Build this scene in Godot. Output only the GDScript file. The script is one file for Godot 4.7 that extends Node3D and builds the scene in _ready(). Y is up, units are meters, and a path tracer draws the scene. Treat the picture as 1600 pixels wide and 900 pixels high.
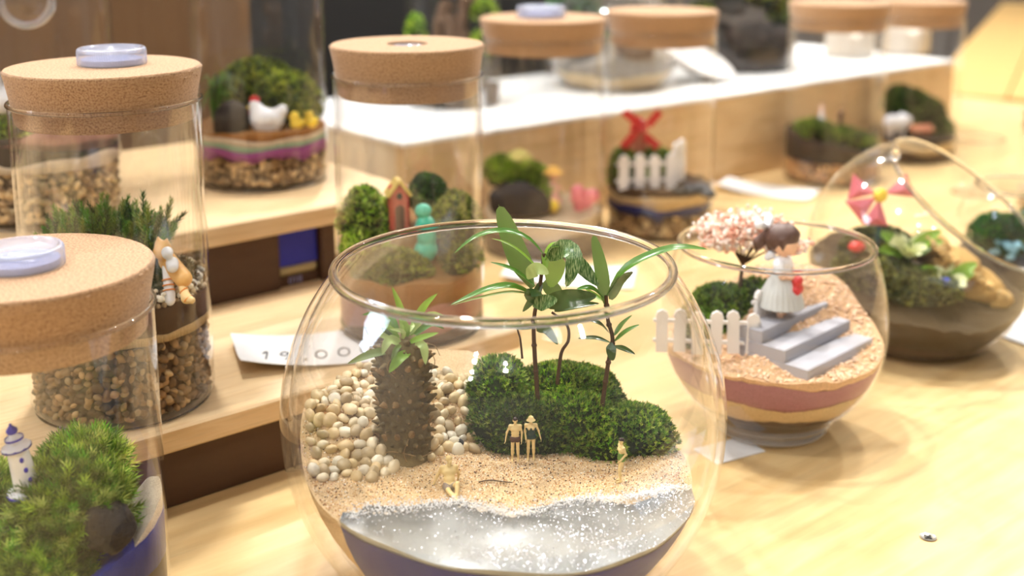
extends Node3D

const T := 0.75                                  # height of the table top above the floor
const AX := Vector3(0.7643, 0, -0.6449)          # the way the shelves run
const AN := Vector3(0.6449, 0, 0.7643)           # across them, towards the viewer
const TURN := 0.70084
const BOWL := Vector3(-0.0094, 0.0849, -0.519)   # centre of the big bowl's sphere, above the table top
const INNER := 0.0925

var rng := RandomNumberGenerator.new()
var noi := FastNoiseLite.new()
var M := {}
var stones: Array = []


class MB:
	var v := PackedVector3Array()
	var c := PackedColorArray()
	var i := PackedInt32Array()
	func vert(p: Vector3, col := Color.WHITE) -> int:
		v.append(p)
		c.append(col)
		return v.size() - 1
	func tri(a: int, b: int, d: int) -> void:
		i.append(a)
		i.append(b)
		i.append(d)
	func quad(a: int, b: int, d: int, e: int) -> void:
		tri(a, b, d)
		tri(a, d, e)
	func add(o: MB, xf: Transform3D) -> void:
		var n := v.size()
		for k in o.v.size():
			v.append(xf * o.v[k])
			c.append(o.c[k])
		for k in o.i:
			i.append(k + n)
	func mesh(flat := false) -> ArrayMesh:
		var vv := v
		var cc := c
		var ii := i
		if flat:
			vv = PackedVector3Array()
			cc = PackedColorArray()
			ii = PackedInt32Array()
			for k in i.size():
				vv.append(v[i[k]])
				cc.append(c[i[k]])
				ii.append(k)
		var n := PackedVector3Array()
		n.resize(vv.size())
		var out := PackedInt32Array()
		out.resize(ii.size())
		for k in range(0, ii.size(), 3):
			var a := ii[k]
			var b := ii[k + 1]
			var d := ii[k + 2]
			var f := (vv[b] - vv[a]).cross(vv[d] - vv[a]) * 1e6
			n[a] += f
			n[b] += f
			n[d] += f
			out[k] = a
			out[k + 1] = d
			out[k + 2] = b
		for k in n.size():
			n[k] = n[k].normalized() if n[k].length_squared() > 1e-20 else Vector3.UP
		var arr := []
		arr.resize(Mesh.ARRAY_MAX)
		arr[Mesh.ARRAY_VERTEX] = vv
		arr[Mesh.ARRAY_NORMAL] = n
		arr[Mesh.ARRAY_COLOR] = cc
		arr[Mesh.ARRAY_INDEX] = out
		var m := ArrayMesh.new()
		m.add_surface_from_arrays(Mesh.PRIMITIVE_TRIANGLES, arr)
		return m


# ---------------------------------------------------------------- nodes
func P(x: float, y: float, z: float) -> Vector3:
	return Vector3(x, y + T, z)

func S(s: float, y: float, t: float) -> Vector3:
	return AX * s + AN * t + Vector3(0, y + T, 0)

func thing(called: String, label: String, category: String, at := Vector3.ZERO, turn := 0.0, group := "", kind := "") -> Node3D:
	var o := Node3D.new()
	o.name = called
	o.position = at
	o.rotation.y = turn
	meta(o, label, category, group, kind)
	add_child(o, true)
	return o

func meta(o: Node, label: String, category: String, group := "", kind := "") -> void:
	if label: o.set_meta("label", label)
	if category: o.set_meta("category", category)
	if group: o.set_meta("group", group)
	if kind: o.set_meta("kind", kind)

func part(o: Node, called: String, m: Mesh, mat: Material, kind := "", label := "") -> MeshInstance3D:
	var p := MeshInstance3D.new()
	p.name = called
	p.mesh = m
	p.material_override = mat
	meta(p, label, "", "", kind)
	o.add_child(p, true)
	return p

func solo(called: String, label: String, category: String, m: Mesh, mat: Material, at := Vector3.ZERO, turn := 0.0, group := "", kind := "") -> MeshInstance3D:
	var p := MeshInstance3D.new()
	p.name = called
	p.mesh = m
	p.material_override = mat
	p.position = at
	p.rotation.y = turn
	meta(p, label, category, group, kind)
	add_child(p, true)
	return p

func many(o: Node, called: String, m: Mesh, mat: Material, xs: Array, cols: Array = []) -> MultiMeshInstance3D:
	var mm := MultiMesh.new()
	mm.transform_format = MultiMesh.TRANSFORM_3D
	mm.use_colors = cols.size() > 0
	mm.instance_count = xs.size()
	mm.mesh = m
	for k in xs.size():
		mm.set_instance_transform(k, xs[k])
		if cols.size():
			mm.set_instance_color(k, cols[k])
	var p := MultiMeshInstance3D.new()
	p.name = called
	p.multimesh = mm
	p.material_override = mat
	p.set_meta("kind", "stuff")
	o.add_child(p, true)
	return p


# ---------------------------------------------------------------- shapes
func lin(r: float, g: float, b: float) -> Color:
	return Color(r, g, b).srgb_to_linear()

func lathe(mb: MB, prof: Array, seg := 48, xf := Transform3D(), col := Color.WHITE, wob := 0.0, freq := 60.0) -> void:
	var rows := []
	for p in prof:
		var row := PackedInt32Array()
		for k in seg:
			var a := TAU * k / seg
			var r: float = p.x
			if wob > 0.0 and r > 0.0:
				r += wob * noi.get_noise_3d(cos(a) * r * freq * 100.0, p.y * freq * 100.0, sin(a) * r * freq * 100.0)
			row.append(mb.vert(xf * Vector3(r * cos(a), p.y, r * sin(a)), col))
		rows.append(row)
	for j in prof.size() - 1:
		if prof[j].distance_to(prof[j + 1]) < 1e-7:
			continue
		for k in seg:
			var e := (k + 1) % seg
			mb.quad(rows[j][k], rows[j + 1][k], rows[j + 1][e], rows[j][e])

func box(mb: MB, size: Vector3, at := Vector3.ZERO, bev := 0.001, basis := Basis()) -> void:
	var h := size / 2.0
	var b := minf(bev, minf(h.x, minf(h.y, h.z)) * 0.9)
	var id := {}
	for x in [-1, 1]:
		for y in [-1, 1]:
			for z in [-1, 1]:
				var k := Vector3(x, y, z)
				for ax in 3:
					var p := Vector3(x * (h.x - b), y * (h.y - b), z * (h.z - b))
					p[ax] = k[ax] * h[ax]
					id[[x, y, z, ax]] = mb.vert(basis * p + at)
	var o := [[1, 2], [2, 0], [0, 1]]
	for ax in 3:
		var u: int = o[ax][0]
		var w: int = o[ax][1]
		for s in [-1, 1]:
			var q := []
			for m in [[-1, -1], [1, -1], [1, 1], [-1, 1]]:
				var k := [0, 0, 0]
				k[ax] = s
				k[u] = m[0]
				k[w] = m[1]
				q.append(id[[k[0], k[1], k[2], ax]])
			if s > 0: mb.quad(q[0], q[1], q[2], q[3])
			else: mb.quad(q[3], q[2], q[1], q[0])
		for s in [-1, 1]:
			for m in [-1, 1]:
				var a := [0, 0, 0]
				a[u] = s
				a[w] = m
				var e := a.duplicate()
				a[ax] = -1
				e[ax] = 1
				var q := [id[[a[0], a[1], a[2], u]], id[[e[0], e[1], e[2], u]], id[[e[0], e[1], e[2], w]], id[[a[0], a[1], a[2], w]]]
				if s * m > 0: mb.quad(q[3], q[2], q[1], q[0])
				else: mb.quad(q[0], q[1], q[2], q[3])
	for x in [-1, 1]:
		for y in [-1, 1]:
			for z in [-1, 1]:
				var q := [id[[x, y, z, 0]], id[[x, y, z, 1]], id[[x, y, z, 2]]]
				if x * y * z > 0: mb.tri(q[0], q[1], q[2])
				else: mb.tri(q[2], q[1], q[0])

func boxm(size: Vector3, bev := 0.001, at := Vector3.ZERO) -> ArrayMesh:
	var mb := MB.new()
	box(mb, size, at, bev)
	return mb.mesh(true)

func ball(mb: MB, at: Vector3, r: Vector3, basis := Basis(), nu := 16, nv := 10, rough := 0.0, freq := 8.0, col := Color.WHITE) -> void:
	var base := mb.v.size()
	for j in nv + 1:
		var ph := PI * j / nv
		for k in nu:
			var a := TAU * k / nu
			var d := Vector3(sin(ph) * cos(a), cos(ph), sin(ph) * sin(a))
			var f := 1.0
			if rough > 0.0:
				f += rough * noi.get_noise_3d(d.x * freq * 10.0 + at.x * 9e3, d.y * freq * 10.0, d.z * freq * 10.0 + at.z * 9e3)
			mb.vert(basis * (d * r * f) + at, col)
	for j in nv:
		for k in nu:
			var e := (k + 1) % nu
			mb.quad(base + j * nu + k, base + j * nu + e, base + (j + 1) * nu + e, base + (j + 1) * nu + k)

func ballm(r: Vector3, rough := 0.0, freq := 8.0, nu := 16, nv := 10, at := Vector3.ZERO) -> ArrayMesh:
	var mb := MB.new()
	ball(mb, at, r, Basis(), nu, nv, rough, freq)
	return mb.mesh()

func smooth_path(pts: Array, n: int) -> Array:
	var c := Curve3D.new()
	for k in pts.size():
		var a: Vector3 = pts[maxi(k - 1, 0)]
		var b: Vector3 = pts[mini(k + 1, pts.size() - 1)]
		var t := (b - a) / 6.0 * 1000.0
		c.add_point(pts[k] * 1000.0, -t, t)
	c.bake_interval = 0.2
	var out := []
	for k in n + 1:
		out.append(c.sample_baked(c.get_baked_length() * k / n, true) / 1000.0)
	return out

func tube(mb: MB, path: Array, r0: float, r1: float, sides := 8, col := Color.WHITE) -> void:
	var rows := []
	var up := Vector3(0.31, 0.2, 0.93)
	for k in path.size():
		var t: Vector3 = (path[mini(k + 1, path.size() - 1)] - path[maxi(k - 1, 0)]).normalized()
		var u := up - t * up.dot(t)
		if u.length() < 0.05:
			u = t.cross(Vector3.RIGHT)
		u = u.normalized()
		var w := t.cross(u)
		up = u
		var r := lerpf(r0, r1, float(k) / maxi(path.size() - 1, 1))
		var row := PackedInt32Array()
		for s in sides:
			var a := TAU * s / sides
			row.append(mb.vert(path[k] + (u * cos(a) + w * sin(a)) * r, col))
		rows.append(row)
	for k in path.size() - 1:
		for s in sides:
			var e := (s + 1) % sides
			mb.quad(rows[k][s], rows[k][e], rows[k + 1][e], rows[k + 1][s])
	for e in [0, path.size() - 1]:
		var m := mb.vert(path[e], col)
		for s in sides:
			var q := (s + 1) % sides
			if e == 0: mb.tri(m, rows[0][q], rows[0][s])
			else: mb.tri(m, rows[e][s], rows[e][q])

func leaf(mb: MB, pts: Array, width: float, face: Vector3, fold := 0.15, blunt := 0.0, n := 14) -> void:
	# a strap leaf along a spine; face is the way its upper side looks; the two halves meet in a sunken midrib
	var full := smooth_path(pts, 60)
	var path := []
	var xs := []
	for k in n + 1:
		var u := 1.0 - pow(1.0 - float(k) / n, 1.7)
		xs.append(u)
		path.append(full[clampi(roundi(u * 60), 0, 60)] if k < n else full[60])
	path[n - 1] = full[59] if n > 10 else path[n - 1]
	var rows := []
	for k in n + 1:
		var t: Vector3 = (path[mini(k + 1, n)] - path[maxi(k - 1, 0)]).normalized()
		var side := t.cross(face).normalized()
		var nn := side.cross(t).normalized()
		var x: float = xs[k]
		var w := width * 0.5 * pow(sin(PI * pow(clampf(x * (1.0 - 0.0) + 0.02, 0.0, 1.0), 0.8 - 0.1 * blunt)), lerpf(0.75, 0.38, blunt))
		if blunt > 0.5 and x < 0.3:
			w *= lerpf(0.35, 1.0, x / 0.3)
		if k == n: w = width * 0.02
		var row := []
		for q in [-1.0, -0.5, 0.0, 0.5, 1.0]:
			row.append(mb.vert(path[k] + side * w * q + nn * (w * fold * (absf(q) * 1.6 - 1.0) )))
		rows.append(row)
	for k in n:
		for q in 4:
			mb.quad(rows[k][q], rows[k][q + 1], rows[k + 1][q + 1], rows[k + 1][q])

# a smooth body from tapered capsules: each bone [a, b, ra, rb]; surface nets over their smooth union
func blob(mb: MB, bones: Array, cell: float, k: float, xf := Transform3D(), infl := 0.0, lo := -1e9, hi := 1e9, col := Color.WHITE) -> void:
	var a0 := Vector3.ONE * 1e9
	var a1 := -a0
	for b in bones:
		var r: float = maxf(b[2], b[3]) + infl + cell * 1.5
		for e in [b[0], b[1]]:
			a0 = a0.min(e - Vector3.ONE * r)
			a1 = a1.max(e + Vector3.ONE * r)
	var nx := int((a1.x - a0.x) / cell) + 2
	var ny := int((a1.y - a0.y) / cell) + 2
	var nz := int((a1.z - a0.z) / cell) + 2
	var f := PackedFloat32Array()
	f.resize(nx * ny * nz)
	f.fill(1e3)
	for b in bones:
		var pa: Vector3 = b[0]
		var ba: Vector3 = b[1] - pa
		var ra: float = b[2]
		var rb: float = b[3]
		var l2 := maxf(ba.length_squared(), 1e-12)
		var m := maxf(ra, rb) + k + infl + cell * 2.0
		var q0 := ((pa.min(b[1]) - Vector3.ONE * m - a0) / cell).floor()
		var q1 := ((pa.max(b[1]) + Vector3.ONE * m - a0) / cell).ceil()
		for z in range(maxi(int(q0.z), 0), mini(int(q1.z), nz - 1) + 1):
			for y in range(maxi(int(q0.y), 0), mini(int(q1.y), ny - 1) + 1):
				var at := (z * ny + y) * nx
				for x in range(maxi(int(q0.x), 0), mini(int(q1.x), nx - 1) + 1):
					var p := a0 + Vector3(x, y, z) * cell - pa
					var h := clampf(p.dot(ba) / l2, 0.0, 1.0)
					var d := (p - ba * h).length() - lerpf(ra, rb, h)
					var g := f[at + x]
					var s := maxf(k - absf(d - g), 0.0) / k
					f[at + x] = minf(d, g) - s * s * k * 0.25
	for z in nz:
		for y in ny:
			var wy := a0.y + y * cell
			var cut := maxf(lo - wy, wy - hi)
			for x in nx:
				var n := (z * ny + y) * nx + x
				f[n] = maxf(f[n] - infl, cut)
	var idx := PackedInt32Array()
	idx.resize(nx * ny * nz)
	idx.fill(-1)
	var off := [0, 1, nx, nx + 1, nx * ny, nx * ny + 1, nx * ny + nx, nx * ny + nx + 1]
	var ed := [[0, 1], [2, 3], [4, 5], [6, 7], [0, 2], [1, 3], [4, 6], [5, 7], [0, 4], [1, 5], [2, 6], [3, 7]]
	for z in nz - 1:
		for y in ny - 1:
			for x in nx - 1:
				var n := (z * ny + y) * nx + x
				var c := 0
				for q in 8:
					if f[n + off[q]] < 0.0: c += 1
				if c == 0 or c == 8: continue
				var sum := Vector3.ZERO
				var cnt := 0
				for e in ed:
					var v0 := f[n + off[e[0]]]
					var v1 := f[n + off[e[1]]]
					if (v0 < 0.0) != (v1 < 0.0):
						var t := v0 / (v0 - v1)
						var c0: int = e[0]
						var c1: int = e[1]
						sum += Vector3(c0 & 1, (c0 >> 1) & 1, c0 >> 2).lerp(Vector3(c1 & 1, (c1 >> 1) & 1, c1 >> 2), t)
						cnt += 1
				idx[n] = mb.vert(xf * (a0 + (Vector3(x, y, z) + sum / cnt) * cell), col)
	var st := [1, nx, nx * ny]
	for z in range(1, nz - 1):
		for y in range(1, ny - 1):
			for x in range(1, nx - 1):
				var n := (z * ny + y) * nx + x
				var s0 := f[n] < 0.0
				for ax in 3:
					if s0 == (f[n + st[ax]] < 0.0): continue
					var u: int = st[(ax + 1) % 3]
					var w: int = st[(ax + 2) % 3]
					var q := [idx[n], idx[n - u], idx[n - u - w], idx[n - w]]
					if q.min() < 0: continue
					if s0: mb.quad(q[0], q[1], q[2], q[3])
					else: mb.quad(q[3], q[2], q[1], q[0])

func text_mesh(t: String, height: float, depth: float, font := "Droid Sans") -> TextMesh:
	var m := TextMesh.new()
	var f := SystemFont.new()
	f.font_names = PackedStringArray([font])
	m.font = f
	m.text = t
	m.font_size = 64
	m.pixel_size = height / 46.0
	m.depth = depth
	return m


# ---------------------------------------------------------------- materials
func mat(r: float, g: float, b: float, rough := 0.6, vc := false) -> StandardMaterial3D:
	var m := StandardMaterial3D.new()
	m.albedo_color = Color(r, g, b)
	m.roughness = rough
	m.vertex_color_use_as_albedo = vc
	return m

func noise_tex(kind: int, freq: float, cols: Array, octaves := 4, size := 512, sd := 1) -> NoiseTexture2D:
	var n := FastNoiseLite.new()
	n.noise_type = kind
	n.frequency = freq
	n.fractal_octaves = octaves
	n.seed = sd
	n.cellular_return_type = FastNoiseLite.RETURN_CELL_VALUE if kind == FastNoiseLite.TYPE_CELLULAR else FastNoiseLite.RETURN_DISTANCE
	var t := NoiseTexture2D.new()
	t.noise = n
	t.width = size
	t.height = size
	t.seamless = true
	if cols.size():
		var g := Gradient.new()
		var of := PackedFloat32Array()
		var cc := PackedColorArray()
		for k in cols.size():
			of.append(float(k) / (cols.size() - 1))
			cc.append(cols[k])
		g.offsets = of
		g.colors = cc
		t.color_ramp = g
	return t

func tri(m: StandardMaterial3D, tex: Texture2D, scale: Vector3, bump := 0.0, btex: Texture2D = null) -> StandardMaterial3D:
	m.albedo_texture = tex
	m.uv1_triplanar = true
	m.uv1_scale = scale
	if bump > 0.0:
		m.heightmap_enabled = true
		m.heightmap_texture = btex if btex else tex
		m.heightmap_scale = bump
	return m

func materials() -> void:
	var sx := FastNoiseLite.TYPE_SIMPLEX_SMOOTH
	var ce := FastNoiseLite.TYPE_CELLULAR
	var fine := noise_tex(sx, 0.02, [Color(0.92, 0.915, 0.91), Color(0.98, 0.975, 0.97), Color(1, 1, 1), Color(0.965, 0.96, 0.95)], 5, 512, 3)
	var figure_ := noise_tex(sx, 0.008, [Color(0.92, 0.89, 0.84), Color(0.97, 0.95, 0.92), Color(1, 1, 1), Color(0.985, 0.97, 0.95), Color(0.95, 0.925, 0.88)], 3, 512, 5)
	for w in [["table", Color(0.91, 0.79, 0.575), 0.34, 1.1, 9.0], ["shelf", Color(0.90, 0.79, 0.62), 0.42, 2.6, 34.0], ["ply", Color(0.88, 0.76, 0.58), 0.5, 1.3, 9.0], ["ochre", Color(0.88, 0.73, 0.475), 0.4, 1.1, 9.0]]:
		var m := mat(w[1].r, w[1].g, w[1].b, w[2])
		tri(m, figure_, Vector3(w[3], w[4], w[4]), 0.015, fine)
		m.detail_enabled = true
		m.detail_albedo = fine
		m.detail_blend_mode = BaseMaterial3D.BLEND_MODE_MUL
		m.uv2_triplanar = true
		m.uv2_scale = Vector3(w[3] * 2.3, w[4] * 6.0, w[4] * 6.0)
		M[w[0]] = m
	M.dark_wood = tri(mat(0.30, 0.20, 0.12, 0.6), figure_, Vector3(2, 14, 14))
	M.brown_board = tri(mat(0.40, 0.30, 0.19, 0.7), figure_, Vector3(9, 2, 9))
	M.black_board = mat(0.045, 0.042, 0.045, 0.7)
	var corkt := noise_tex(sx, 0.045, [Color(0.34, 0.24, 0.16), Color(0.58, 0.44, 0.31), Color(0.69, 0.56, 0.42), Color(0.72, 0.60, 0.46), Color(0.82, 0.72, 0.59)], 5, 512, 9)
	var cell := noise_tex(ce, 0.09, [Color(0.55, 0.55, 0.55), Color(0.8, 0.8, 0.8), Color(1, 1, 1)], 2, 512, 4)
	M.cork = tri(mat(1, 0.97, 0.93, 0.85), corkt, Vector3(30, 30, 30), 0.05, cell)
	M.cork.rim_enabled = true
	M.cork.rim = 0.4
	M.cork.rim_tint = 0.2
	M.paper = mat(0.93, 0.93, 0.93, 0.85)
	M.ink = mat(0.16, 0.17, 0.19, 0.7)
	M.glass = mat(1, 1, 1, 0.015)
	M.glass.albedo_color = Color(1, 1, 1, 0.004)
	M.sea_blue = mat(0.03, 0.05, 0.42, 0.6)
	M.foot_glass = mat(1, 1, 1, 0.03)
	M.foot_glass.albedo_color = Color(1, 1, 1, 0.28)
	M.foot_glass.transparency = BaseMaterial3D.TRANSPARENCY_ALPHA
	M.glass.transparency = BaseMaterial3D.TRANSPARENCY_ALPHA
	M.rim = mat(1, 1, 1, 0.0)
	M.rim.albedo_color = Color(1, 1, 1, 0.0)
	M.rim.refraction_enabled = true
	M.rim.refraction_scale = 0.05
	M.rim.transparency = BaseMaterial3D.TRANSPARENCY_ALPHA
	M.plastic = mat(0.93, 0.95, 1.0, 0.12)
	M.plastic.albedo_color = Color(0.86, 0.89, 0.97, 0.32)
	M.plastic.transparency = BaseMaterial3D.TRANSPARENCY_ALPHA
	M.plastic_dim = mat(0.60, 0.63, 0.76, 0.3)
	var grit := noise_tex(ce, 0.16, [Color(0.5, 0.46, 0.4), Color(0.84, 0.79, 0.72), Color(0.96, 0.93, 0.88), Color(1, 0.99, 0.96)], 2, 512, 11)
	M.grit = grit
	for s in [["sand", 0.93, 0.83, 0.68], ["pale_sand", 0.92, 0.86, 0.76], ["white_sand", 0.95, 0.94, 0.93], ["mauve_sand", 0.70, 0.49, 0.57], ["pink_sand", 0.80, 0.62, 0.64], ["purple_sand", 0.66, 0.36, 0.72], ["mint_sand", 0.66, 0.85, 0.82], ["blue_sand", 0.10, 0.20, 0.72], ["navy_sand", 0.08, 0.14, 0.50], ["cream_sand", 0.89, 0.81, 0.65], ["tan_sand", 0.72, 0.53, 0.32], ["soil", 0.21, 0.15, 0.10], ["brown_soil", 0.36, 0.26, 0.16], ["grey_sand", 0.62, 0.60, 0.58], ["peach_sand", 0.93, 0.78, 0.63]]:
		M[s[0]] = tri(mat(s[1], s[2], s[3], 0.9), grit, Vector3(55, 55, 55), 0.06)
	M.stone = mat(1, 1, 1, 0.75, true)
	M.vert = mat(1, 1, 1, 0.6, true)
	M.grain = mat(1, 1, 1, 0.7, true)
	M.moss = mat(1, 1, 1, 0.6, true)
	M.moss.backlight_enabled = true
	M.moss.backlight = Color(0.5, 0.5, 0.5)
	M.moss_core = tri(mat(0.16, 0.22, 0.06, 0.95), grit, Vector3(60, 60, 60), 0.08)
	M.rock = tri(mat(0.24, 0.20, 0.17, 0.85), cell, Vector3(40, 40, 40), 0.1)
	M.grey_rock = tri(mat(0.42, 0.41, 0.40, 0.85), cell, Vector3(40, 40, 40), 0.1)
	for l in [["leaf", 0.20, 0.42, 0.07, 0.28], ["leaf_dark", 0.09, 0.25, 0.07, 0.2], ["leaf_light", 0.46, 0.62, 0.16, 0.35], ["leaf_pale", 0.62, 0.70, 0.42, 0.45], ["leaf_cream", 0.86, 0.87, 0.66, 0.4], ["leaf_olive", 0.36, 0.45, 0.17, 0.4]]:
		var m := mat(l[1], l[2], l[3], l[4])
		m.backlight_enabled = true
		m.backlight = Color(0.45, 0.45, 0.3)
		M[l[0]] = m
	var streak := noise_tex(sx, 0.03, [Color(0.10, 0.25, 0.07), Color(0.16, 0.33, 0.10), Color(0.55, 0.62, 0.42), Color(0.80, 0.82, 0.66)], 3, 256, 21)
	M.leaf_streaked = tri(mat(1, 1, 1, 0.3), streak, Vector3(160, 30, 160))
	M.stem = mat(0.30, 0.20, 0.10, 0.6)
	M.trunk = tri(mat(0.50, 0.44, 0.28, 0.8), grit, Vector3(70, 70, 70), 0.06)
	M.trunk_tip = tri(mat(0.66, 0.55, 0.37, 0.75), grit, Vector3(70, 70, 70), 0.04)
	M.skin_cream = mat(0.91, 0.80, 0.55, 0.45)
	M.skin_cream.subsurf_scatter_enabled = false
	M.shorts_brown = mat(0.33, 0.20, 0.14, 0.5)
	M.shorts_grey = mat(0.50, 0.45, 0.42, 0.5)
	M.swim_green = mat(0.06, 0.20, 0.17, 0.4)
	M.swim_leaf = mat(0.42, 0.55, 0.22, 0.5)
	M.hair_dark = mat(0.20, 0.12, 0.09, 0.5)
	M.white = mat(0.93, 0.93, 0.94, 0.4)
	M.white_wood = mat(0.92, 0.90, 0.88, 0.5)
	M.blue_paint = mat(0.16, 0.14, 0.72, 0.35)
	M.yellow = mat(0.95, 0.82, 0.25, 0.45)
	M.orange = mat(0.90, 0.55, 0.20, 0.5)
	M.red = mat(0.80, 0.16, 0.15, 0.45)
	M.pink = mat(0.88, 0.48, 0.52, 0.45)
	M.teal = mat(0.30, 0.78, 0.66, 0.35)
	M.black = mat(0.04, 0.035, 0.03, 0.5)
	M.step_stone = mat(0.66, 0.655, 0.68, 0.65)
	M.skin = mat(0.92, 0.75, 0.62, 0.5)
	M.brown = mat(0.42, 0.28, 0.17, 0.55)
	M.hair_brown = mat(0.36, 0.26, 0.22, 0.5)
	M.roof_yellow = mat(0.90, 0.78, 0.42, 0.5)
	M.roof_tan = mat(0.74, 0.45, 0.30, 0.6)
	M.wall_paint = mat(0.62, 0.62, 0.62, 0.9)
	M.steel = mat(0.62, 0.60, 0.55, 0.35)
	M.steel.metallic = 0.9
	M.glitter = mat(0.95, 0.96, 1.0, 0.18)
	M.glitter.metallic = 1.0
	M.resin = mat(1, 1, 1, 0.3, true)
	M.resin.uv1_triplanar = true
	M.resin.uv1_scale = Vector3(30, 30, 30)
	M.resin.heightmap_enabled = true
	M.resin.heightmap_texture = grit
	M.resin.heightmap_scale = 0.02


# ---------------------------------------------------------------- builders used again and again
func torus(mb: MB, r: float, t: float, y: float, ty := 0.0, seg := 96, sides := 12) -> void:
	var prof := []
	for k in sides + 1:
		var a := -TAU * k / sides
		prof.append(Vector2(r - t * cos(a), y + (ty if ty > 0.0 else t) * sin(a)))
	lathe(mb, prof, seg)

func jar(label: String, base: Vector3, r: float, h: float, thick := 0.0) -> Node3D:
	var o := thing("glass_jar", label, "jar", base)
	var mb := MB.new()
	lathe(mb, [Vector2(0, 0.0012), Vector2(r - 0.005, 0.0012), Vector2(r - 0.0015, 0.003), Vector2(r, 0.007), Vector2(r, h * 0.5), Vector2(r, h)], 96)
	part(o, "glass_wall", mb.mesh(), M.glass)
	if thick > 0.0:
		mb = MB.new()
		lathe(mb, [Vector2(r - thick, h * 0.45), Vector2(r - thick, h * 0.7), Vector2(r - thick, h)], 96)
		part(o, "inner_wall", mb.mesh(), M.glass)
	mb = MB.new()
	torus(mb, r - 0.0002, 0.0011, h)
	part(o, "rim", mb.mesh(), M.rim)
	mb = MB.new()
	torus(mb, r - 0.0035, 0.0014, 0.0009, 0.0008)
	part(o, "base_ring", mb.mesh(), M.rim)
	return o

func cork(label: String, at: Vector3, r: float, plug := 0.011, top := 0.019, hole := 0.0) -> void:
	var mb := MB.new()
	var a := r - 0.0030
	var b := r + 0.0012
	var prof := [Vector2(0, -plug), Vector2(a - 0.001, -plug), Vector2(a - 0.001, -plug), Vector2(a, -plug + 0.001), Vector2(r - 0.0022, -0.0015), Vector2(lerpf(r - 0.0018, b, 0.4), top * 0.4), Vector2(lerpf(r - 0.0018, b, 0.7), top * 0.7), Vector2(b, top - 0.0012), Vector2(b - 0.0012, top), Vector2(b - 0.0012, top)]
	if hole > 0.0:
		prof.append_array([Vector2(hole, top), Vector2(hole, top), Vector2(hole, top - 0.006), Vector2(hole, top - 0.006)])
		prof.append(Vector2(0, top - 0.006))
	else:
		prof.append(Vector2(r * 0.5, top))
		prof.append(Vector2(0, top))
	lathe(mb, prof, 120, Transform3D(), Color.WHITE, 0.0007, 30.0)
	var o := thing("cork_lid", label, "lid", at)
	part(o, "cork_stopper", mb.mesh(), M.cork)
	# a few chips of cork standing off the upper edge
	mb = MB.new()
	for k in 26:
		var g := rng.randf() * TAU
		var y := top - 0.001 - rng.randf() * rng.randf() * 0.008
		var rr := lerpf(r - 0.0018, b, y / top)
		ball(mb, Vector3(cos(g) * rr, y, sin(g) * rr), Vector3(0.0006 + 0.0018 * rng.randf(), 0.0005, 0.0006), Basis(Vector3.UP, -g + PI / 2), 6, 4, 0.3)
	part(o, "cork_chips", mb.mesh(true), M.cork, "stuff")

func led_cap(label: String, at: Vector3, r: float, h := 0.0085) -> void:
	var o := thing("plastic_cap", label, "cap", at)
	var mb := MB.new()
	var n := 90
	var rows := []
	for p in [Vector2(r * 0.99, 0.0), Vector2(r, 0.0006), Vector2(r, h * 0.75), Vector2(r * 0.985, h * 0.9), Vector2(r * 0.95, h), Vector2(r * 0.86, h), Vector2(r * 0.84, h * 0.7), Vector2(0, h * 0.62)]:
		var row := PackedInt32Array()
		for k in n * 2:
			var a := PI * k / n
			var rr: float = p.x
			if rr > r * 0.98: rr += r * 0.012 * (1.0 if k % 2 else -1.0)
			row.append(mb.vert(Vector3(rr * cos(a), p.y, rr * sin(a))))
		rows.append(row)
	for j in rows.size() - 1:
		for k in n * 2:
			var e := (k + 1) % (n * 2)
			mb.quad(rows[j][k], rows[j + 1][k], rows[j + 1][e], rows[j][e])
	part(o, "knurled_ring", mb.mesh(), M.plastic)
	mb = MB.new()
	lathe(mb, [Vector2(0, 0.0004), Vector2(r * 0.9, 0.0004), Vector2(r * 0.9, 0.0004), Vector2(r * 0.9, h * 0.35), Vector2(r * 0.9, h * 0.35), Vector2(0, h * 0.35)], 48)
	part(o, "inner_disc", mb.mesh(), M.plastic_dim)
	mb = MB.new()
	for k in [-1, 1]:
		box(mb, Vector3(r * 0.9, 0.0012, 0.002), Vector3(0, h * 0.42, k * r * 0.28), 0.0003)
	part(o, "grip_bar", mb.mesh(true), M.plastic)

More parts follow.
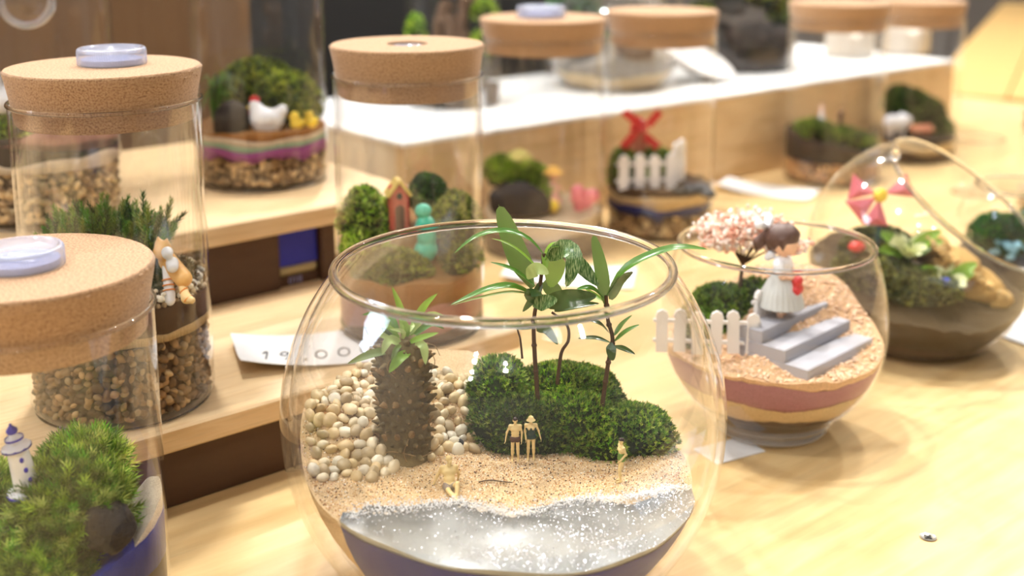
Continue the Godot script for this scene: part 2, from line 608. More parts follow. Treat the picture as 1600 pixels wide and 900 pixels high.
# one layer of fill in a round vessel: lo and hi give its lower and upper face over (x, z)
func layer(called: String, label: String, category: String, base: Vector3, r: float, lo, hi, m: Material, rag := 0.0006, rf = null, seg := 96, rings := 14) -> MeshInstance3D:
	var mb := MB.new()
	var rows := []
	var rim := PackedFloat32Array()
	for k in seg:
		var g := TAU * k / seg
		var r1 := r
		if rf:
			for it in 4: r1 = rf.call(hi.call(r1 * cos(g), r1 * sin(g)))
		rim.append(r1)
	for q in rings + 1:
		var row := PackedInt32Array()
		for k in seg:
			var a := TAU * k / seg
			var rr := rim[k] * (1.0 - float(q) / rings)
			var x := rr * cos(a)
			var z := rr * sin(a)
			var y: float = hi.call(x, z)
			row.append(mb.vert(Vector3(x, y + rag * noi.get_noise_3d(x * 9e3, 3.0, z * 9e3) * 2.0, z)))
		rows.append(row)
	for q in rings:
		for k in seg:
			var e := (k + 1) % seg
			mb.quad(rows[q][k], rows[q + 1][k], rows[q + 1][e], rows[q][e])
	var prev := PackedInt32Array()
	for k in seg: prev.append(mb.vert(mb.v[rows[0][k]]))
	var n := 6 if rf else 1
	for j in range(1, n + 1):
		var row := PackedInt32Array()
		for k in seg:
			var p := mb.v[rows[0][k]]
			var r2 := r
			var y0: float = lo.call(p.x, p.z)
			if rf:
				r2 = rf.call(y0)
				y0 = lo.call(p.x / rim[k] * r2, p.z / rim[k] * r2)
			y0 += 0.00015 + rag * noi.get_noise_3d(p.x * 9e3, 3.0, p.z * 9e3) * 2.0
			var y := lerpf(p.y, y0, float(j) / n)
			var f: float = (rf.call(y) if rf else r) / rim[k]
			row.append(mb.vert(Vector3(p.x * f, y, p.z * f)))
		for k in seg:
			var e := (k + 1) % seg
			mb.quad(row[k], prev[k], prev[e], row[e])
		prev = row
	var mid: float = lo.call(0.0, 0.0)
	var cc := mb.vert(Vector3(0, mid + 0.0002, 0))
	for k in seg:
		mb.tri(cc, prev[k], prev[(k + 1) % seg])
	return solo(called, label, category, mb.mesh(), m, base, 0.0, "", "stuff")

func flat(y: float): return func(_x, _z): return y

func wavy(y: float, amp: float, f := 3.0, sl := Vector2.ZERO, ph := 0.0):
	return func(x, z): return y + sl.x * x + sl.y * z + amp * sin(atan2(z, x) * f + ph) * minf(1.0, Vector2(x, z).length() / 0.02) + amp * 0.6 * sin(atan2(z, x) * f * 2.3 + ph * 1.7) * minf(1.0, Vector2(x, z).length() / 0.03)

const STONE_TONES := [[0.62, 0.48, 0.30], [0.72, 0.58, 0.38], [0.50, 0.38, 0.22], [0.40, 0.28, 0.16], [0.80, 0.69, 0.50], [0.56, 0.44, 0.30]]

func gravel(label: String, base: Vector3, r: float, y0: float, y1: float, size: float, tones := STONE_TONES, top := false) -> void:
	var o := thing("gravel_layer", label, "gravel", base, 0.0, "", "stuff")
	var mb := MB.new()
	lathe(mb, [Vector2(0, y0 + 0.0005), Vector2(r - size * 0.9, y0 + 0.0005), Vector2(r - size * 0.9, y0 + 0.0005), Vector2(r - size * 0.9, y1 - size * 0.3), Vector2(r - size * 0.9, y1 - size * 0.3), Vector2(0, y1 - size * 0.3)], 48)
	part(o, "gravel_core", mb.mesh(), M.brown_soil)
	var xs := []
	var cols := []
	var y := y0 + size * 0.5
	while y < y1:
		var n := int(TAU * r / (size * 0.95))
		for k in n:
			var a := TAU * (k + rng.randf() * 0.7) / n
			var s := size * rng.randf_range(0.38, 0.66)
			var rr := r - s * 0.95 - rng.randf() * size * 0.35
			var b := Basis(Vector3(rng.randf() - 0.5, rng.randf() - 0.5, rng.randf() - 0.5).normalized(), rng.randf() * TAU) * Basis.from_scale(Vector3(s, s * rng.randf_range(0.7, 1.0), s * rng.randf_range(0.7, 1.0)))
			xs.append(Transform3D(b, Vector3(cos(a) * rr, clampf(y + rng.randf_range(-0.3, 0.3) * size, y0 + s, y1), sin(a) * rr)))
			var t: Array = tones[rng.randi() % tones.size()]
			var f := rng.randf_range(0.8, 1.15)
			cols.append(lin(t[0] * f, t[1] * f, t[2] * f))
		y += size * 0.72
	if top:
		for k in int(3.0 * r * r / (size * size)):
			var a := rng.randf() * TAU
			var rr := sqrt(rng.randf()) * (r - size * 0.6)
			var s := size * rng.randf_range(0.35, 0.6)
			xs.append(Transform3D(Basis(Vector3(rng.randf() - 0.5, 1, rng.randf() - 0.5).normalized(), rng.randf() * TAU).scaled(Vector3(s, s * 0.8, s)), Vector3(cos(a) * rr, y1, sin(a) * rr)))
			var t: Array = tones[rng.randi() % tones.size()]
			cols.append(lin(t[0], t[1], t[2]))
	many(o, "gravel_stones", stones[2], M.stone, xs, cols)

func tuft(n: int, length: float, width: float, spread: float) -> ArrayMesh:
	var mb := MB.new()
	for k in n:
		var a := TAU * k / n + rng.randf()
		var lean := spread * rng.randf_range(0.3, 1.0)
		var l := length * rng.randf_range(0.65, 1.1)
		var d := Vector3(cos(a), 0, sin(a))
		var side := Vector3(-sin(a), 0, cos(a)) * width * 0.5
		var p1 := d * l * lean * 0.35 + Vector3.UP * l * 0.6
		var p2 := d * l * lean + Vector3.UP * l * (1.0 - 0.35 * lean)
		var i0 := mb.vert(-side * 0.7, Color(0.55, 0.55, 0.55))
		var i1 := mb.vert(side * 0.7, Color(0.55, 0.55, 0.55))
		var i2 := mb.vert(p1 + side)
		var i3 := mb.vert(p1 - side)
		var i4 := mb.vert(p2)
		mb.quad(i0, i1, i2, i3)
		mb.tri(i3, i2, i4)
	for k in mb.c.size(): mb.c[k] = Color.WHITE
	return mb.mesh()

# a star-shaped sprig like the tip of a haircap moss shoot: a stalk dressed with needles
func sprig(length: float, needles: int, nl: float, nw: float) -> ArrayMesh:
	var mb := MB.new()
	tube(mb, [Vector3.ZERO, Vector3(0, length * 0.5, 0), Vector3(0, length, 0)], nw * 0.6, nw * 0.4, 4)
	for k in needles:
		var x := float(k) / needles
		var a := k * 2.4
		var d := Vector3(cos(a), 0, sin(a))
		var o := Vector3(0, length * (0.15 + 0.85 * x), 0)
		var up := lerpf(0.5, 1.6, x)
		var tip := o + (d + Vector3.UP * up).normalized() * nl * lerpf(1.0, 0.75, x)
		var side := Vector3(-sin(a), 0, cos(a)) * nw * 0.5
		var m := o.lerp(tip, 0.45) + Vector3.DOWN * nl * 0.03
		var i0 := mb.vert(o)
		mb.quad(i0, mb.vert(m + side), mb.vert(tip), mb.vert(m - side))
	return mb.mesh()

const GREENS := [[0.36, 0.50, 0.10], [0.46, 0.60, 0.14], [0.26, 0.40, 0.08], [0.56, 0.66, 0.20], [0.38, 0.52, 0.15]]
const LIMES := [[0.58, 0.74, 0.14], [0.70, 0.82, 0.24], [0.46, 0.62, 0.10], [0.80, 0.88, 0.38], [0.36, 0.52, 0.09]]
const OLIVES := [[0.54, 0.58, 0.18], [0.44, 0.52, 0.15], [0.66, 0.68, 0.28], [0.32, 0.42, 0.11]]

func moss(called: String, label: String, base: Vector3, lumps: Array, n: int, blade: Mesh, tones: Array, rough := 0.12, upward := 0.35, fit := 0.0, centre := Vector3.ZERO) -> Node3D:
	var o := thing(called, label, "moss", base)
	var mb := MB.new()
	for l in lumps:
		ball(mb, l[0], l[1] * 0.97, Basis(), 22, 14, rough, 5.0)
	part(o, "moss_cushion", mb.mesh(), M.moss_core)
	var total := 0.0
	for l in lumps: total += l[1].x * l[1].z
	var xs := []
	var cols := []
	for l in lumps:
		var c: Vector3 = l[0]
		var r: Vector3 = l[1]
		for k in int(n * r.x * r.z / total):
			var d := Vector3(rng.randfn(), rng.randfn(), rng.randfn()).normalized()
			if d.y < -0.25: d.y = -d.y
			var f := 1.0 + rough * noi.get_noise_3d(d.x * 50.0 + c.x * 9e3, d.y * 50.0, d.z * 50.0 + c.z * 9e3)
			var p := c + d * r * f * 0.98
			if fit > 0.0 and (p - centre).length() > fit: continue
			var skip := false
			for q in lumps:
				if q != l and ((p - q[0]) / (q[1] * 0.93)).length() < 1.0:
					skip = true
					break
			if skip: continue
			var nn := ((d / r).normalized() + Vector3.UP * upward + Vector3(rng.randf() - 0.5, rng.randf() - 0.5, rng.randf() - 0.5) * 0.7).normalized()
			var u := nn.cross(Vector3(0.3, 0.2, 1).normalized()).normalized()
			var b := Basis(u, nn, u.cross(nn)).rotated(nn, rng.randf() * TAU)
			xs.append(Transform3D(b * Basis.from_scale(Vector3.ONE * rng.randf_range(0.65, 1.25)), p))
			var t: Array = tones[rng.randi() % tones.size()]
			var g := rng.randf_range(0.75, 1.2) * (1.0 + 0.5 * noi.get_noise_3d(p.x * 3e3, p.y * 3e3, p.z * 3e3))
			cols.append(lin(clampf(t[0] * g, 0, 1), clampf(t[1] * g, 0, 1), clampf(t[2] * g, 0, 1)))
	many(o, "moss_fronds", blade, M.moss, xs, cols)
	return o

func rock(called: String, label: String, at: Vector3, r: Vector3, m: Material, sd := 0.0, turn := 0.0) -> MeshInstance3D:
	var mb := MB.new()
	ball(mb, Vector3(0, 0, sd * 0.001), r, Basis(), 26, 18, 0.55, 3.5)
	for k in mb.v.size():
		mb.v[k].y = maxf(mb.v[k].y, -r.y * 0.6)
	return solo(called, label, "rock", mb.mesh(true), m, at, turn)

func picket_fence(label: String, at: Vector3, turn: float, n: int, h: float, pitch: float, w: float, rails := [0.25, 0.72]) -> Node3D:
	var o := thing("picket_fence", label, "fence", at, turn)
	var pm := MB.new()
	var th := w * 0.35
	# a pale with a rounded, necked head
	var out := [[-0.5, 0.0], [-0.5, 0.74], [-0.36, 0.78], [-0.56, 0.84], [-0.42, 0.94], [0.0, 1.0], [0.42, 0.94], [0.56, 0.84], [0.36, 0.78], [0.5, 0.74], [0.5, 0.0]]
	var fr := []
	var bk := []
	for q in out:
		fr.append(pm.vert(Vector3(q[0] * w, q[1] * h, th / 2)))
		bk.append(pm.vert(Vector3(q[0] * w, q[1] * h, -th / 2)))
	var cf := pm.vert(Vector3(0, h * 0.5, th / 2))
	var cb := pm.vert(Vector3(0, h * 0.5, -th / 2))
	for k in out.size():
		var e := (k + 1) % out.size()
		pm.tri(cf, fr[e], fr[k])
		pm.tri(cb, bk[k], bk[e])
		pm.quad(fr[k], fr[e], bk[e], bk[k])
	var pale := pm.mesh(true)
	for k in n:
		var p := part(o, "picket", pale, M.white_wood)
		p.position = Vector3((k - (n - 1) / 2.0) * pitch, h * 0.03 * sin(k * 2.1), 0)
		p.rotation.z = 0.05 * sin(k * 3.3)
	for y in rails:
		part(o, "rail", boxm(Vector3(pitch * n, h * 0.08, th * 0.8), 0.0002, Vector3(0, h * y, -th * 0.6)), M.white_wood)
	return o


# ---------------------------------------------------------------- figures, modelled 1.75 m tall and then scaled down
func limb(a: Vector3, b: Vector3, ra: float, rb: float) -> Array: return [a, b, ra, rb]

func figure(o: Node3D, j: Dictionary, xf: Transform3D, skin: Material, woman := false) -> Array:
	# j holds the joints: hip, chest, head, and for each side l/r: hip_, knee_, foot_, sho_, elb_, wri_; every one a Vector3
	var up: Vector3 = (j.chest - j.hip).normalized()
	var across: Vector3 = (j.sho_l - j.sho_r).normalized()
	var front := across.cross(up).normalized()
	var wide := 0.085 if woman else 0.075
	var b := [limb(j.hip - across * wide, j.hip + across * wide, 0.105, 0.105), limb(j.hip.lerp(j.chest, 0.5) - across * 0.05, j.hip.lerp(j.chest, 0.5) + across * 0.05, 0.095 if woman else 0.105, 0.095 if woman else 0.105),
		limb(j.chest - across * 0.09, j.chest + across * 0.09, 0.112, 0.112), limb(j.hip, j.chest, 0.1, 0.1), limb(j.sho_l, j.sho_r, 0.065, 0.065), limb(j.chest + up * 0.1, j.head - up * 0.06, 0.06, 0.05)]
	if woman:
		for s in [-1.0, 1.0]: b.append(limb(j.chest + across * s * 0.075 + front * 0.07, j.chest + across * s * 0.075 + front * 0.085, 0.06, 0.055))
	var hands := []
	for s in ["_l", "_r"]:
		b.append(limb(j["hip" + s], j["knee" + s], 0.083, 0.056))
		b.append(limb(j["knee" + s], j["foot" + s], 0.056, 0.038))
		b.append(limb(j["knee" + s].lerp(j["foot" + s], 0.3) - front * 0.012, j["knee" + s].lerp(j["foot" + s], 0.42) - front * 0.012, 0.052, 0.048))
		var fd: Vector3 = j.get("toe" + s, j["foot" + s] + front * 0.16 - up * 0.03)
		b.append(limb(j["foot" + s] - up * 0.02, fd, 0.04, 0.03))
		b.append(limb(j["sho" + s], j["elb" + s], 0.05, 0.038))
		b.append(limb(j["elb" + s], j["wri" + s], 0.038, 0.027))
		# the hand: palm, four fingers of unequal length, a thumb from the side of the palm
		var w: Vector3 = j["wri" + s]
		var d: Vector3 = (w - j["elb" + s]).normalized()
		var side := (front - d * front.dot(d)).normalized()
		var palm := d.cross(side)
		var hb := [limb(w, w + d * 0.03, 0.025, 0.027)]
		for q in 4:
			var k0 := w + d * 0.085 + side * (0.03 - q * 0.02)
			var ln: float = [0.068, 0.078, 0.072, 0.055][q]
			var k1: Vector3 = k0 + (d * 0.9 + palm * 0.2).normalized() * ln * 0.55
			hb.append(limb(w + d * 0.025 + side * (0.018 - q * 0.012), k0, 0.0125, 0.011))
			hb.append(limb(k0, k1, 0.0095, 0.009))
			hb.append(limb(k1, k1 + (d * 0.75 + palm * 0.55).normalized() * ln * 0.45, 0.009, 0.008))
		var t0 := w + d * 0.03 + side * 0.026
		hb.append(limb(t0, t0 + (d + side * 0.9).normalized() * 0.04, 0.013, 0.011))
		hb.append(limb(t0 + (d + side * 0.9).normalized() * 0.04, t0 + (d + side * 0.9).normalized() * 0.04 + d * 0.03, 0.0105, 0.009))
		hands.append(hb)
	var mb := MB.new()
	blob(mb, b, 0.02, 0.05, xf)
	for hb in hands: blob(mb, hb, 0.0075, 0.008, xf)
	# the head on a finer grid: skull, jaw, nose, lips, ears, brow
	var hf: Vector3 = j.get("look", front)
	var hs := up.cross(hf).normalized()
	var h: Vector3 = j.head
	var hb2 := [limb(h + up * 0.05 - hf * 0.015, h + up * 0.05 + hf * 0.01, 0.088, 0.082), limb(h + up * 0.02, h - up * 0.055 + hf * 0.035, 0.075, 0.045), limb(h + up * 0.035 + hf * 0.088, h - up * 0.002 + hf * 0.106, 0.011, 0.016),
		limb(h - up * 0.033 + hf * 0.082 - hs * 0.018, h - up * 0.033 + hf * 0.082 + hs * 0.018, 0.011, 0.011), limb(h + up * 0.052 + hf * 0.076 - hs * 0.035, h + up * 0.052 + hf * 0.076 + hs * 0.035, 0.013, 0.013)]
	for s in [-1.0, 1.0]: hb2.append(limb(h + up * 0.03 + hs * s * 0.084, h - up * 0.005 + hs * s * 0.08, 0.018, 0.012))
	hb2.append(limb(h - up * 0.07, h - up * 0.14 - hf * 0.01, 0.05, 0.055))
	blob(mb, hb2, 0.012, 0.02, xf)
	part(o, "body", mb.mesh(), skin)
	return b

func standing(dx := 0.0) -> Dictionary:
	return {"hip": Vector3(0, 0.93, 0), "chest": Vector3(dx, 1.29, 0), "head": Vector3(dx, 1.59, 0.01), "sho_l": Vector3(0.185 + dx, 1.40, 0), "sho_r": Vector3(-0.185 + dx, 1.40, 0), "elb_l": Vector3(0.25, 1.12, -0.03), "elb_r": Vector3(-0.25, 1.12, -0.03),
		"wri_l": Vector3(0.25, 0.87, 0.05), "wri_r": Vector3(-0.25, 0.87, 0.05), "hip_l": Vector3(0.09, 0.88, 0), "hip_r": Vector3(-0.09, 0.88, 0), "knee_l": Vector3(0.1, 0.47, 0.02), "knee_r": Vector3(-0.1, 0.47, 0.02), "foot_l": Vector3(0.11, 0.07, -0.02), "foot_r": Vector3(-0.11, 0.07, -0.02)}


func _ready() -> void:
	# --- camera: a shifted lens above the table, focused on the big bowl
	var cam := Camera3D.new()
	cam.name = "camera"
	cam.projection = Camera3D.PROJECTION_FRUSTUM
	cam.near = 0.02
	cam.far = 60.0
	cam.size = 0.02 * 900.0 / 1900.0
	cam.frustum_offset = Vector2(-20.0, -240.0) / 1900.0 * 0.02
	cam.position = Vector3(0, T + 0.31, 0)
	cam.rotation.x = -atan(360.0 / 1900.0)
	var lens := CameraAttributesPhysical.new()
	lens.frustum_focal_length = 50.0
	lens.frustum_near = 0.02
	lens.frustum_far = 60.0
	lens.exposure_aperture = 7.0
	lens.frustum_focus_distance = 0.565
	cam.attributes = lens
	add_child(cam)
	cam.current = true
	var we := WorldEnvironment.new()
	we.name = "environment"
	var env := Environment.new()
	env.background_mode = Environment.BG_COLOR
	env.background_color = Color(0.35, 0.33, 0.30)
	env.tonemap_mode = Environment.TONE_MAPPER_LINEAR
	env.tonemap_exposure = EXPOSURE
	env.sdfgi_enabled = true
	env.ssao_enabled = true
	env.ssil_enabled = true
	we.environment = env
	add_child(we)
	rng.seed = 7
	noi.seed = 5
	noi.frequency = 0.01
	materials()
	lights()
	for k in 5:
		var mb := MB.new()
		ball(mb, Vector3(0, 0, k * 0.37), Vector3(1.0, 0.72 + 0.06 * k, 0.8 - 0.05 * k), Basis(), 14, 9, 0.5, 3.0)
		for q in mb.v.size(): mb.v[q].z -= k * 0.37
		stones.append(mb.mesh())
	room()
	furniture()
	big_bowl()
	blossom_bowl()
	left_jars()
	middle_jars()
	far_jars()
	tilted_bowls()
	back_row()
	cards()

const EXPOSURE := 1.22
const LAMP := 0.95

func lights() -> void:
	# ceiling spotlights, warm white, behind and above the viewer and over the counter
	var spots := [[-0.55, 1.15, 0.3], [0.06, 1.45, 0.25], [-0.75, 1.7, 0.25], [-0.95, 0.1, 1.1], [-0.3, -0.95, 1.5], [0.75, -1.5, 1.3], [-1.2, -1.9, 2.2], [-0.2, -2.7, 3.0], [1.5, -2.4, 2.0], [1.4, 0.3, 0.3]]
	for p in spots:
		var o := thing("ceiling_spotlight", "small round warm white spotlight set in the ceiling above the counter", "lamp", Vector3(p[0], 2.6, p[1]), 0.0, "ceiling spotlights")
		var mb := MB.new()
		torus(mb, 0.05, 0.006, -0.004, 0.004, 40, 10)
		part(o, "trim_ring", mb.mesh(), M.white)
		mb = MB.new()
		lathe(mb, [Vector2(0, -0.006), Vector2(0.046, -0.004), Vector2(0.046, 0.0)], 32)
		var g := mat(1, 1, 1, 0.5)
		g.emission_enabled = true
		g.emission = Color(1.0, 0.985, 0.965)
		g.emission_energy_multiplier = 6.0
		part(o, "lamp_lens", mb.mesh(), g)
		var l := OmniLight3D.new()
		l.name = "lamp_light"
		l.light_color = Color(1.0, 0.985, 0.965)
		l.light_energy = LAMP * p[2]
		l.light_size = 0.05
		l.omni_range = 12.0
		l.omni_attenuation = 2.0
		l.shadow_enabled = true
		l.position = Vector3(0, -0.06, 0)
		o.add_child(l)
	# one long strip light across the ceiling behind the viewer
	var st := thing("ceiling_strip_light", "long white strip light on the ceiling behind the viewer", "lamp", Vector3(0.25, 2.6, 0.55))
	part(st, "housing", boxm(Vector3(1.6, 0.03, 0.16), 0.003, Vector3(0, -0.015, 0)), M.white)
	var gs := mat(1, 1, 1, 0.5)
	gs.emission_enabled = true
	gs.emission = Color(0.97, 0.985, 1.0)
	gs.emission_energy_multiplier = 3.0
	part(st, "light_diffuser", boxm(Vector3(1.56, 0.012, 0.13), 0.003, Vector3(0, -0.036, 0)), gs)
	var sa := AreaLight3D.new()
	sa.name = "strip_light"
	sa.area_size = Vector2(1.54, 0.12)
	sa.area_normalize_energy = false
	sa.light_color = Color(0.97, 0.985, 1.0)
	sa.light_energy = 1.2
	sa.area_range = 12.0
	sa.shadow_enabled = true
	sa.position = Vector3(0, -0.05, 0)
	sa.rotation.x = -PI / 2
	st.add_child(sa)
	var a := AreaLight3D.new()
	a.name = "window_light"
	a.area_size = Vector2(1.16, 0.56)
	a.area_normalize_energy = false
	a.light_color = Color(0.86, 0.92, 1.0)
	a.light_energy = 3.0
	a.area_range = 12.0
	a.shadow_enabled = true
	a.position = Vector3(-2.36, T + 1.47, -0.9)
	a.rotation.y = -PI / 2
	add_child(a)

func wall(called: String, size: Vector3, at: Vector3, m: Material) -> void:
	var o := solo(called, "", "", boxm(size, 0.002), m, at)
	o.set_meta("kind", "structure")

func room() -> void:
	var grey := mat(0.36, 0.33, 0.30, 0.9)
	wall("floor", Vector3(7.0, 0.1, 7.6), Vector3(0.9, -0.05, -1.0), mat(0.33, 0.27, 0.22, 0.5))
	wall("ceiling", Vector3(7.0, 0.1, 7.6), Vector3(0.9, 2.66, -1.0), M.wall_paint)
	wall("wall_back", Vector3(7.0, 2.6, 0.1), Vector3(0.9, 1.3, -4.75), grey)
	wall("wall_front", Vector3(7.0, 2.6, 0.1), Vector3(0.9, 1.3, 2.75), mat(0.55, 0.53, 0.5, 0.9))
	wall("wall_right", Vector3(0.1, 2.6, 7.4), Vector3(4.35, 1.3, -1.0), M.wall_paint)
	# the left wall, built round its high window
	var w := Node3D.new()
	w.name = "wall_left"
	w.set_meta("kind", "structure")
	add_child(w)
	var y0 := T + 1.17
	var y1 := T + 1.77
	for b in [[Vector3(0.1, y0, 7.4), Vector3(-2.45, y0 / 2, -1.0)], [Vector3(0.1, 2.6 - y1, 7.4), Vector3(-2.45, (2.6 + y1) / 2, -1.0)], [Vector3(0.1, y1 - y0, 3.2), Vector3(-2.45, (y0 + y1) / 2, -3.1)], [Vector3(0.1, y1 - y0, 3.0), Vector3(-2.45, (y0 + y1) / 2, 1.2)]]:
		part(w, "wall_panel", boxm(b[0], 0.001, b[1]), M.wall_paint)
	var win := Node3D.new()
	win.name = "window_1"
	win.position = Vector3(-2.45, (y0 + y1) / 2, -0.9)
	win.set_meta("kind", "structure")
	add_child(win)
	var g := mat(0.9, 0.95, 1, 0.4)
	g.emission_enabled = true
	g.emission = Color(0.86, 0.92, 1.0)
	g.emission_energy_multiplier = 9.0
	for y in [-1, 1]:
		for z in [-1, 1]:
			part(win, "window_pane", boxm(Vector3(0.01, 0.27, 0.56), 0.001, Vector3(0, y * 0.145, z * 0.295)), g)
	part(win, "window_frame", boxm(Vector3(0.06, 0.03, 1.2), 0.003), M.white)
	part(win, "window_frame", boxm(Vector3(0.06, 0.6, 0.03), 0.003), M.white)

func board(called: String, label: String, category: String, s0: float, s1: float, y0: float, y1: float, t0: float, t1: float, m: Material, bev := 0.0012) -> MeshInstance3D:
	return solo(called, label, category, boxm(Vector3(s1 - s0, y1 - y0, absf(t1 - t0)), bev), m, S((s0 + s1) / 2, (y0 + y1) / 2, (t0 + t1) / 2), TURN)

func furniture() -> void:
	var o := thing("display_table", "long honey-coloured wooden display table under all the terrariums", "table", S(0.45, -T, -0.75), TURN)
	part(o, "table_top", boxm(Vector3(2.75, 0.03, 1.5), 0.003, Vector3(0, T - 0.015, 0)), M.table)
	for x in [-1.3, 1.3]:
		for z in [-0.68, 0.68]:
			part(o, "leg", boxm(Vector3(0.07, T - 0.03, 0.07), 0.003, Vector3(x, (T - 0.03) / 2, z)), M.table)
	# a countersunk screw in the table top
	var sc := MB.new()
	lathe(sc, [Vector2(0.0042, 0.0003), Vector2(0.0036, 0.0004), Vector2(0.0030, -0.0002), Vector2(0, -0.0003)].map(func(p): return Vector2(p.x, p.y)), 32)
	for k in sc.i.size() / 3:
		var q := sc.i[k * 3]
		sc.i[k * 3] = sc.i[k * 3 + 1]
		sc.i[k * 3 + 1] = q
	var at := o.transform.affine_inverse() * P(0.2008, 0.0004, -0.5576)
	var sp := part(o, "screw", sc.mesh(), M.steel, "", "small sunken metal screw")
	sp.position = at
	var cr := MB.new()
	for k in 2: box(cr, Vector3(0.0044, 0.0002, 0.0009), Vector3(0, 0.00015, 0), 0.00005, Basis(Vector3.UP, k * PI / 2))
	part(o, "screw_slot", cr.mesh(true), M.black).position = at
	# the stepped shelf on the left: two boards, each on a dark riser
	board("shelf_board", "lower pale wood shelf board carrying the tall left jar and the price card", "shelf", -0.40, 0.468, 0.035, 0.048, -0.5577, -0.85, M.shelf)
	board("shelf_riser", "dark brown upright board under the lower shelf, standing on the table", "board", -0.40, 0.455, 0.0, 0.035, -0.5680, -0.580, M.dark_wood)
	board("shelf_board", "upper pale wood shelf board, the one the hen jar stands on", "shelf", -0.45, 0.50, 0.091, 0.105, -0.712, -0.99, M.shelf)
	board("shelf_riser", "dark brown upright board between the two shelf boards", "board", -0.40, 0.3905, 0.048, 0.091, -0.7230, -0.735, M.dark_wood)
	board("shelf_riser", "narrow dark upright post at the end under the upper shelf", "board", 0.4235, 0.435, 0.048, 0.091, -0.7230, -0.735, M.dark_wood)
	board("shelf_riser", "dark board at the back of the gap under the upper shelf", "board", 0.39, 0.43, 0.048, 0.091, -0.785, -0.795, M.dark_wood)
	var pk := thing("blue_box", "small deep blue box with a cream lower band in the gap under the upper shelf", "box", S(0.407, 0.048, -0.738), TURN)
	part(pk, "box_body", boxm(Vector3(0.031, 0.0285, 0.02), 0.0006, Vector3(0, 0.0285, 0)), mat(0.02, 0.10, 0.62, 0.5))
	part(pk, "cream_band", boxm(Vector3(0.031, 0.0062, 0.021), 0.002, Vector3(0, 0.0108, 0)), mat(0.70, 0.64, 0.46, 0.6))
	part(pk, "foot_strip", boxm(Vector3(0.031, 0.0076, 0.02), 0.0005, Vector3(0, 0.0038, 0)), M.dark_wood)
	var tx := part(pk, "lettering", text_mesh("018", 0.0048, 0.0003), mat(0.60, 0.60, 0.78, 0.5))
	tx.position = Vector3(-0.003, 0.0040, 0.0106)
	# the long white-topped box behind the middle jars
	var bx := thing("display_box", "long plywood display box with a white top behind the row of cork jars", "box", S(1.06, 0, -1.0175), TURN)
	part(bx, "front_panel", boxm(Vector3(0.912, 0.0955, 0.012), 0.0006, Vector3(0, 0.0481, 0.1265)), M.ply)
	part(bx, "side_panel", boxm(Vector3(0.012, 0.0955, 0.24), 0.0006, Vector3(-0.45, 0.0481, 0.0)), mat(0.86, 0.80, 0.70, 0.6))
	part(bx, "side_panel", boxm(Vector3(0.012, 0.0955, 0.24), 0.0006, Vector3(0.45, 0.0481, 0.0)), mat(0.86, 0.80, 0.70, 0.6))
	part(bx, "white_top", boxm(Vector3(0.914, 0.004, 0.266), 0.0006, Vector3(0, 0.098, 0)), mat(0.93, 0.93, 0.92, 0.5))
	board("back_board", "tall brown board standing behind the upper shelf on the left", "board", -0.45, 0.55, 0.0, 0.62, -1.06, -1.075, M.brown_board)
	board("back_board", "tall black board standing behind the white-topped box", "board", 0.56, 1.16, 0.0, 0.62, -1.24, -1.255, M.black_board)
	# the counter beyond the table's far end, its planks running away from the viewer
	var d := Vector3(0.4156, 0, -0.9096)
	var side := Vector3(0.9096, 0, 0.4156)
	var c := thing("side_counter", "golden plank counter beyond the far right end of the table", "counter", Vector3(0.76, 0, -1.98), atan2(-d.x, -d.z))
	for k in 9:
		var along := 2.1
		var x := -0.035 + k * 0.135
		# each plank is cut at a slant where the table ends
		var pm := MB.new()
		var ids := []
		for sx in [-0.0655, 0.0655]:
			var st := maxf(0.0, (1.828 - Vector3(0.76, 0, -1.98).dot(AX) - side.dot(AX) * (x + sx)) / d.dot(AX))
			for zz in [-st, -along]:
				for yy in [T - 0.026, T - 0.001]: ids.append(pm.vert(Vector3(x + sx, yy, zz)))
		for q in [[1, 5, 7, 3], [0, 2, 6, 4], [0, 4, 5, 1], [2, 3, 7, 6], [0, 1, 3, 2], [4, 6, 7, 5]]: pm.quad(ids[q[0]], ids[q[1]], ids[q[2]], ids[q[3]])
		part(c, "plank", pm.mesh(true), M.ochre)
	part(c, "counter_frame", boxm(Vector3(1.1, 0.06, 1.2), 0.003, Vector3(0.55, T - 0.057, -1.4)), M.ply)
	for x in [0.06, 1.04]:
		for z in [-0.9, -1.9]:
			part(c, "leg", boxm(Vector3(0.06, T - 0.087, 0.06), 0.003, Vector3(x, (T - 0.087) / 2, z)), M.ply)


# ---------------------------------------------------------------- the big bowl and the beach in it
func sand_y(x: float, z: float) -> float:
	return -0.0260 - 0.085 * x - 0.055 * z + 0.0009 * sin(x * 120.0 + z * 60.0) + 0.0007 * sin(z * 150.0 - x * 40.0)

func heap_y(x: float, z: float) -> float:
	# the pebble heap at the back left
	var f := smoothstep(0.0, 0.035, shore(x) - z) * smoothstep(0.004, -0.022, x)
	return sand_y(x, z) + 0.014 * f

func shore(x: float) -> float:
	# front edge of the pebbles
	if x < -0.06: return 0.026
	if x < -0.03: return lerpf(0.026, 0.002, (x + 0.06) / 0.03)
	return lerpf(0.002, -0.016, clampf((x + 0.03) / 0.02, 0, 1))

const FOAM := [[-0.075, 0.060], [-0.0597, 0.0565], [-0.0567, 0.050], [-0.0389, 0.0478], [-0.0186, 0.0415], [-0.0033, 0.0426], [0.0067, 0.0426], [0.0149, 0.0390], [0.0316, 0.0313], [0.0562, 0.0240], [0.0704, 0.0135], [0.0824, 0.0091], [0.095, 0.004]]

